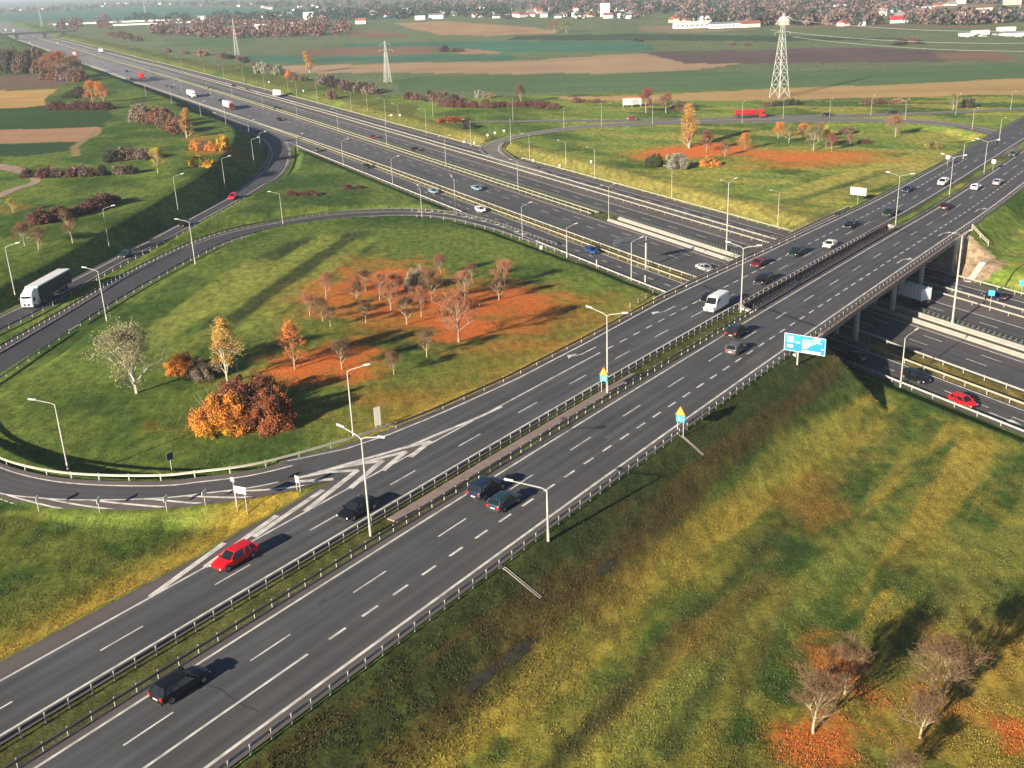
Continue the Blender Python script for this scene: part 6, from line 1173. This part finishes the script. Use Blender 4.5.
s_, n_ = Mpx(219, 108.5); car(M(s_, 8, .03), aUM, 'suv', 'orange', 'orange road service car beside the white lorry trailer')
s_, n_ = Mpx(921, 300.5); lorry(M(s_+2.5, -16.5, .03), aUM+PI, 'lightblue', 'white', 'box lorry with a white body and pale blue cab entering the bridge shadow', LT=5.6, H=3.3, cabH=2.6)
def onramp(px, py, ramp, off=.5):
    a, b = ramp; c = a*(1-off)+b*off; e = [np.hypot(*(np.array(proj(p))-(px, py))) if p[1] > 20 else 1e9 for p in c]; i = int(np.argmin(e)); best = None
    for k in range(max(0, i-1), min(len(c)-2, i+1)+1):
        for t in np.linspace(0, 1, 21):
            p = c[k]*(1-t)+c[k+1]*t; q = np.hypot(*(np.array(proj(p))-(px, py)))
            if best is None or q < best[0]: best = (q, p, c[k+1]-c[k])
    return best[1], math.atan2(best[2][1], best[2][0])
for x, y, st, cn, lb in [(232, 196.5, 'suv', 'red', 'bright red people carrier on the exit ramp below the bend'), (184.4, 226.5, 'hatch', 'black', 'black hatchback on the exit ramp with a bright headlight'), (126, 258, 'hatch', 'teal', 'teal car with a bright bonnet on the exit ramp, ahead of the lorry'), (257, 136.5, 'hatch', 'grey', 'dark car at the very start of the exit ramp bend')]:
    p, a = onramp(x, y, RO); car((p[0], p[1], p[2]+.03), a, st, cn, lb)
p, a = onramp(48, 299.5, RO, .45); lorry((p[0], p[1], p[2]+.03), a, 'white', 'white', 'big white articulated lorry with dark sides on the exit ramp at the left edge', dark_sides=True)
p, a = onramp(745, 121.5, R4); lorry((p[0], p[1], p[2]+.03), a, 'red', 'red', 'bright red tanker lorry on the country road beyond the far loop', LT=9.2, tank=True, name='tanker_lorry')
for x, y, cn, lb in [(632.5, 121.5, 'darkred', 'small brown car on the country road below the billboard'), (828, 116.5, 'black', 'small black car on the country road right of the largest pylon'), (894, 115.5, 'black', 'dark car on the country road just above the lone brown tree')]:
    p, a = onramp(x, y, R4); car((p[0], p[1], p[2]+.03), a, 'sedan', cn, lb)

# ================================================================== TOWN
HW_ = dict(white=(.75, .74, .70), cream=(.62, .56, .44), grey=(.45, .44, .42), pink=(.55, .40, .34)); RF_ = dict(red=(.24, .085, .06), brown=(.16, .10, .08), grey=(.20, .20, .21), dark=(.08, .08, .09), white=(.7, .7, .68), bright=(.40, .03, .04))
_hm = {}
def house(P, az, w_, d, h, rh, wc, rc, label, group, name='house', cat='house'):
    P = np.array(P); root = empty(name, tuple(P), az, label=label, cat=cat, group=group); k = (wc, rc)
    if k not in _hm:
        mb = MB(); mb.loft([[(-.5, -.5, -.1), (.5, -.5, -.1), (.5, .5, -.1), (-.5, .5, -.1)], [(-.5, -.5, 1), (.5, -.5, 1), (.5, .5, 1), (-.5, .5, 1)]]); 
        wl = mb.mesh('wall', mat('wall_'+wc, HW_[wc], .85))
        mb = MB(); mb.loft([[(-.54, -.58, -.04), (-.54, .58, -.04), (-.54, 0, 1)], [(.54, -.58, -.04), (.54, .58, -.04), (.54, 0, 1)]]); rf = mb.mesh('roof', mat('roof_'+rc, RF_[rc], .8))
        mb = MB()
        for sg in (-1, 1):
            for x_ in (-.3, 0, .3): mb.box((x_, sg*.505, .52), (.12, .01, .34))
        wn = mb.mesh('window', mat('house_window', (.04, .05, .06), .2)); _hm[k] = (wl, rf, wn)
    wl, rf, wn = _hm[k]; link('wall', wl, root, scale=(w_, d, h)); link('roof', rf, root, loc=(0, 0, h), scale=(w_, d, rh)); 
    return root
r = random.Random(11)
BL = [('large long white block at the front edge of the town, right of centre', 691, 28.2, 36, 12, 6, 1, 'white', 'white'), ('second long white block in the row at the front of the town', 724, 28, 30, 11, 4.5, 1.5, 'white', 'grey'), ('low white block at the right end of the white row', 750, 27.4, 18, 10, 4, 2.5, 'cream', 'red'),
      ('very long low white greenhouse hall, far left', 118, 22.6, 250, 12, 2.6, .5, 'white', 'white'), ('right half of the long low white hall, far left', 163, 23.9, 190, 12, 2.6, .5, 'white', 'white'),
      ('white building with a bright red roof at the town edge', 899, 23, 18, 10, 3.5, 3.5, 'white', 'bright'), ('white three-storey building right of the bright red roof', 950, 23.5, 24, 11, 9, 1, 'white', 'white'), ('long cream hall at the upper right of the town', 963, 13.5, 60, 14, 6, 3, 'cream', 'brown'), ('pale tower block on the skyline, upper right', 958, 4, 16, 12, 24, 1, 'white', 'grey'), ('pink tower block on the skyline at the top right', 1012, 5, 18, 12, 20, 1, 'pink', 'grey'),
      ('white hall beside the tan field, left of centre', 322, 19.5, 16, 10, 5, 2.5, 'white', 'grey'), ('long white hall at the left end of the dark wood', 265, 19, 60, 12, 5, 1, 'white', 'white'), ('white gabled hall in the dark wood', 309, 20, 16, 12, 7, 6, 'white', 'white'), ('pale hall above the tan field, centre', 420, 20, 15, 10, 4.5, 2, 'white', 'white'), ('white building among dark trees, centre top', 436, 19, 22, 10, 6, 2, 'white', 'grey'), ('cream house with a red roof left of centre', 361, 24, 15, 9, 5, 3.5, 'white', 'red'),
      ('white hall right of the reddish wood top', 202, 19.5, 16, 10, 6, 1, 'white', 'white'), ('white hall in the dark wood right of the reddish wood', 250, 26.5, 20, 12, 6, 4, 'white', 'grey'), ('white slanted roof at the edge of the reddish wood', 261, 32, 14, 9, 4, 6, 'white', 'white'), ('small white house inside the reddish wood', 291, 27.5, 12, 8, 4, 3, 'white', 'white'),
      ('white church-like house in front of the town, right of centre', 605, 17, 12, 10, 12, 6, 'white', 'white'), ('pale warehouse on the right, in the car park', 980, 34.5, 12, 8, 2.6, .8, 'white', 'white'), ('low white shed on the right edge', 1006, 31, 13, 7, 2.6, .8, 'white', 'white'), ('white hall above the car park', 1014, 36, 15, 7, 2.6, .8, 'white', 'grey'), ('low white sheds left of the car park', 966, 36.5, 10, 6, 2.2, .6, 'white', 'white')]
for lb, x, y, w_, d, h, rh, wc, rc in BL:
    hb_ = house(un(x, y, 2.8), .05+r.uniform(-.08, .08), w_, d, h, rh, wc, rc, lb, None, 'building', 'building')
    if w_ >= 24 and 640 < x < 1000:
        wm_ = MB(); wm_.box((0, 0, 0), (w_*.055, .12, h*.3)); wm_ = wm_.mesh('window', mat('house_window', (.04, .05, .06), .2))
        for k in range(7): link('window', wm_, hb_, loc=(-w_*.42+k*w_*.14, -d/2-.02, h*.5))
ZN = [('the front row of the town, right of centre', 'front houses right of centre', [(672, 24), (770, 26), (768, 17), (680, 17)], 34), ('the town left of the big white block', 'houses left of the big white block', [(515, 17.5), (640, 20), (640, 12), (515, 10)], 54), ('the town behind the largest pylon', 'houses behind the largest pylon', [(770, 27), (870, 26), (880, 10), (770, 8)], 60),
      ('the upper right part of the town', 'houses in the upper right of the town', [(880, 22), (960, 18), (960, 6), (880, 5)], 40), ('the dark wood at the centre top', 'houses in the dark wood', [(385, 18), (512, 19), (512, 9), (385, 5)], 30), ('the far left horizon', 'houses on the far left horizon', [(10, 11), (130, 6), (256, 7), (256, 3.5), (130, 3.5), (10, 7)], 26), ('the trees left of centre along the horizon', 'houses left of centre along the horizon', [(258, 17), (380, 16), (380, 6), (258, 5)], 26)]
for zt, grp, P, n in ZN:
    c = 0
    while c < n:
        x, y = r.uniform(min(p[0] for p in P), max(p[0] for p in P)), r.uniform(min(p[1] for p in P), max(p[1] for p in P))
        if not inpoly(np.array([x]), np.array([y]), P)[0]: continue
        c += 1; wc = r.choice(['white', 'white', 'white', 'cream', 'pink']); rc = r.choice(['red', 'red', 'brown', 'grey', 'white', 'dark'])
        house(un(x, y, 2.8), r.uniform(-.6, .9), r.uniform(8, 12.5), r.uniform(6.5, 9), r.uniform(3, 5), r.uniform(2, 3.6), wc, rc, '%s house with %s roof in %s' % (wc, {'red': 'red', 'brown': 'brown', 'grey': 'grey', 'white': 'pale', 'dark': 'dark'}[rc], zt), grp+', '+wc+' with '+rc+' roof')
for k in range(22):
    x, y = r.uniform(948, 1022), r.uniform(34.5, 38); p = un(x, y, 2.6); cn = r.choice(['white', 'silver', 'white', 'grey']); car((p[0], p[1], 2.7), r.uniform(-.2, .2)+PI/2, 'sedan', cn, 'tiny %s parked car in the distant car park at the right edge' % ('pale' if cn in ('white', 'silver') else cn), 'cars in the distant car park')
# ================================================================== HAZE
mb = MB(); mb.box((0, 22000, 41), (60000, 50000, 92)); hz = mb.mesh('haze', []) if False else None
me = bpy.data.meshes.new('haze'); bb = [(-30000, -3000, -8), (30000, -3000, -8), (30000, 61000, -8), (-30000, 61000, -8), (-30000, -3000, 66), (30000, -3000, 66), (30000, 61000, 66), (-30000, 61000, 66)]
me.from_pydata(bb, [], [(0, 3, 2, 1), (4, 5, 6, 7), (0, 1, 5, 4), (1, 2, 6, 5), (2, 3, 7, 6), (3, 0, 4, 7)])
hm_ = bpy.data.materials.new('haze_air'); hm_.use_nodes = True; t = hm_.node_tree; t.nodes.remove(t.nodes['Principled BSDF']); pv = N(t, 'ShaderNodeVolumePrincipled'); pv.inputs['Color'].default_value = (.66, .80, 1.0, 1); pv.inputs['Density'].default_value = .0001; pv.inputs['Anisotropy'].default_value = 0.
t.links.new(pv.outputs[0], t.nodes['Material Output'].inputs['Volume']); me.materials.append(hm_); link('haze', me, label='pale blue haze hanging over the far fields and the town', cat='haze', kind='stuff')
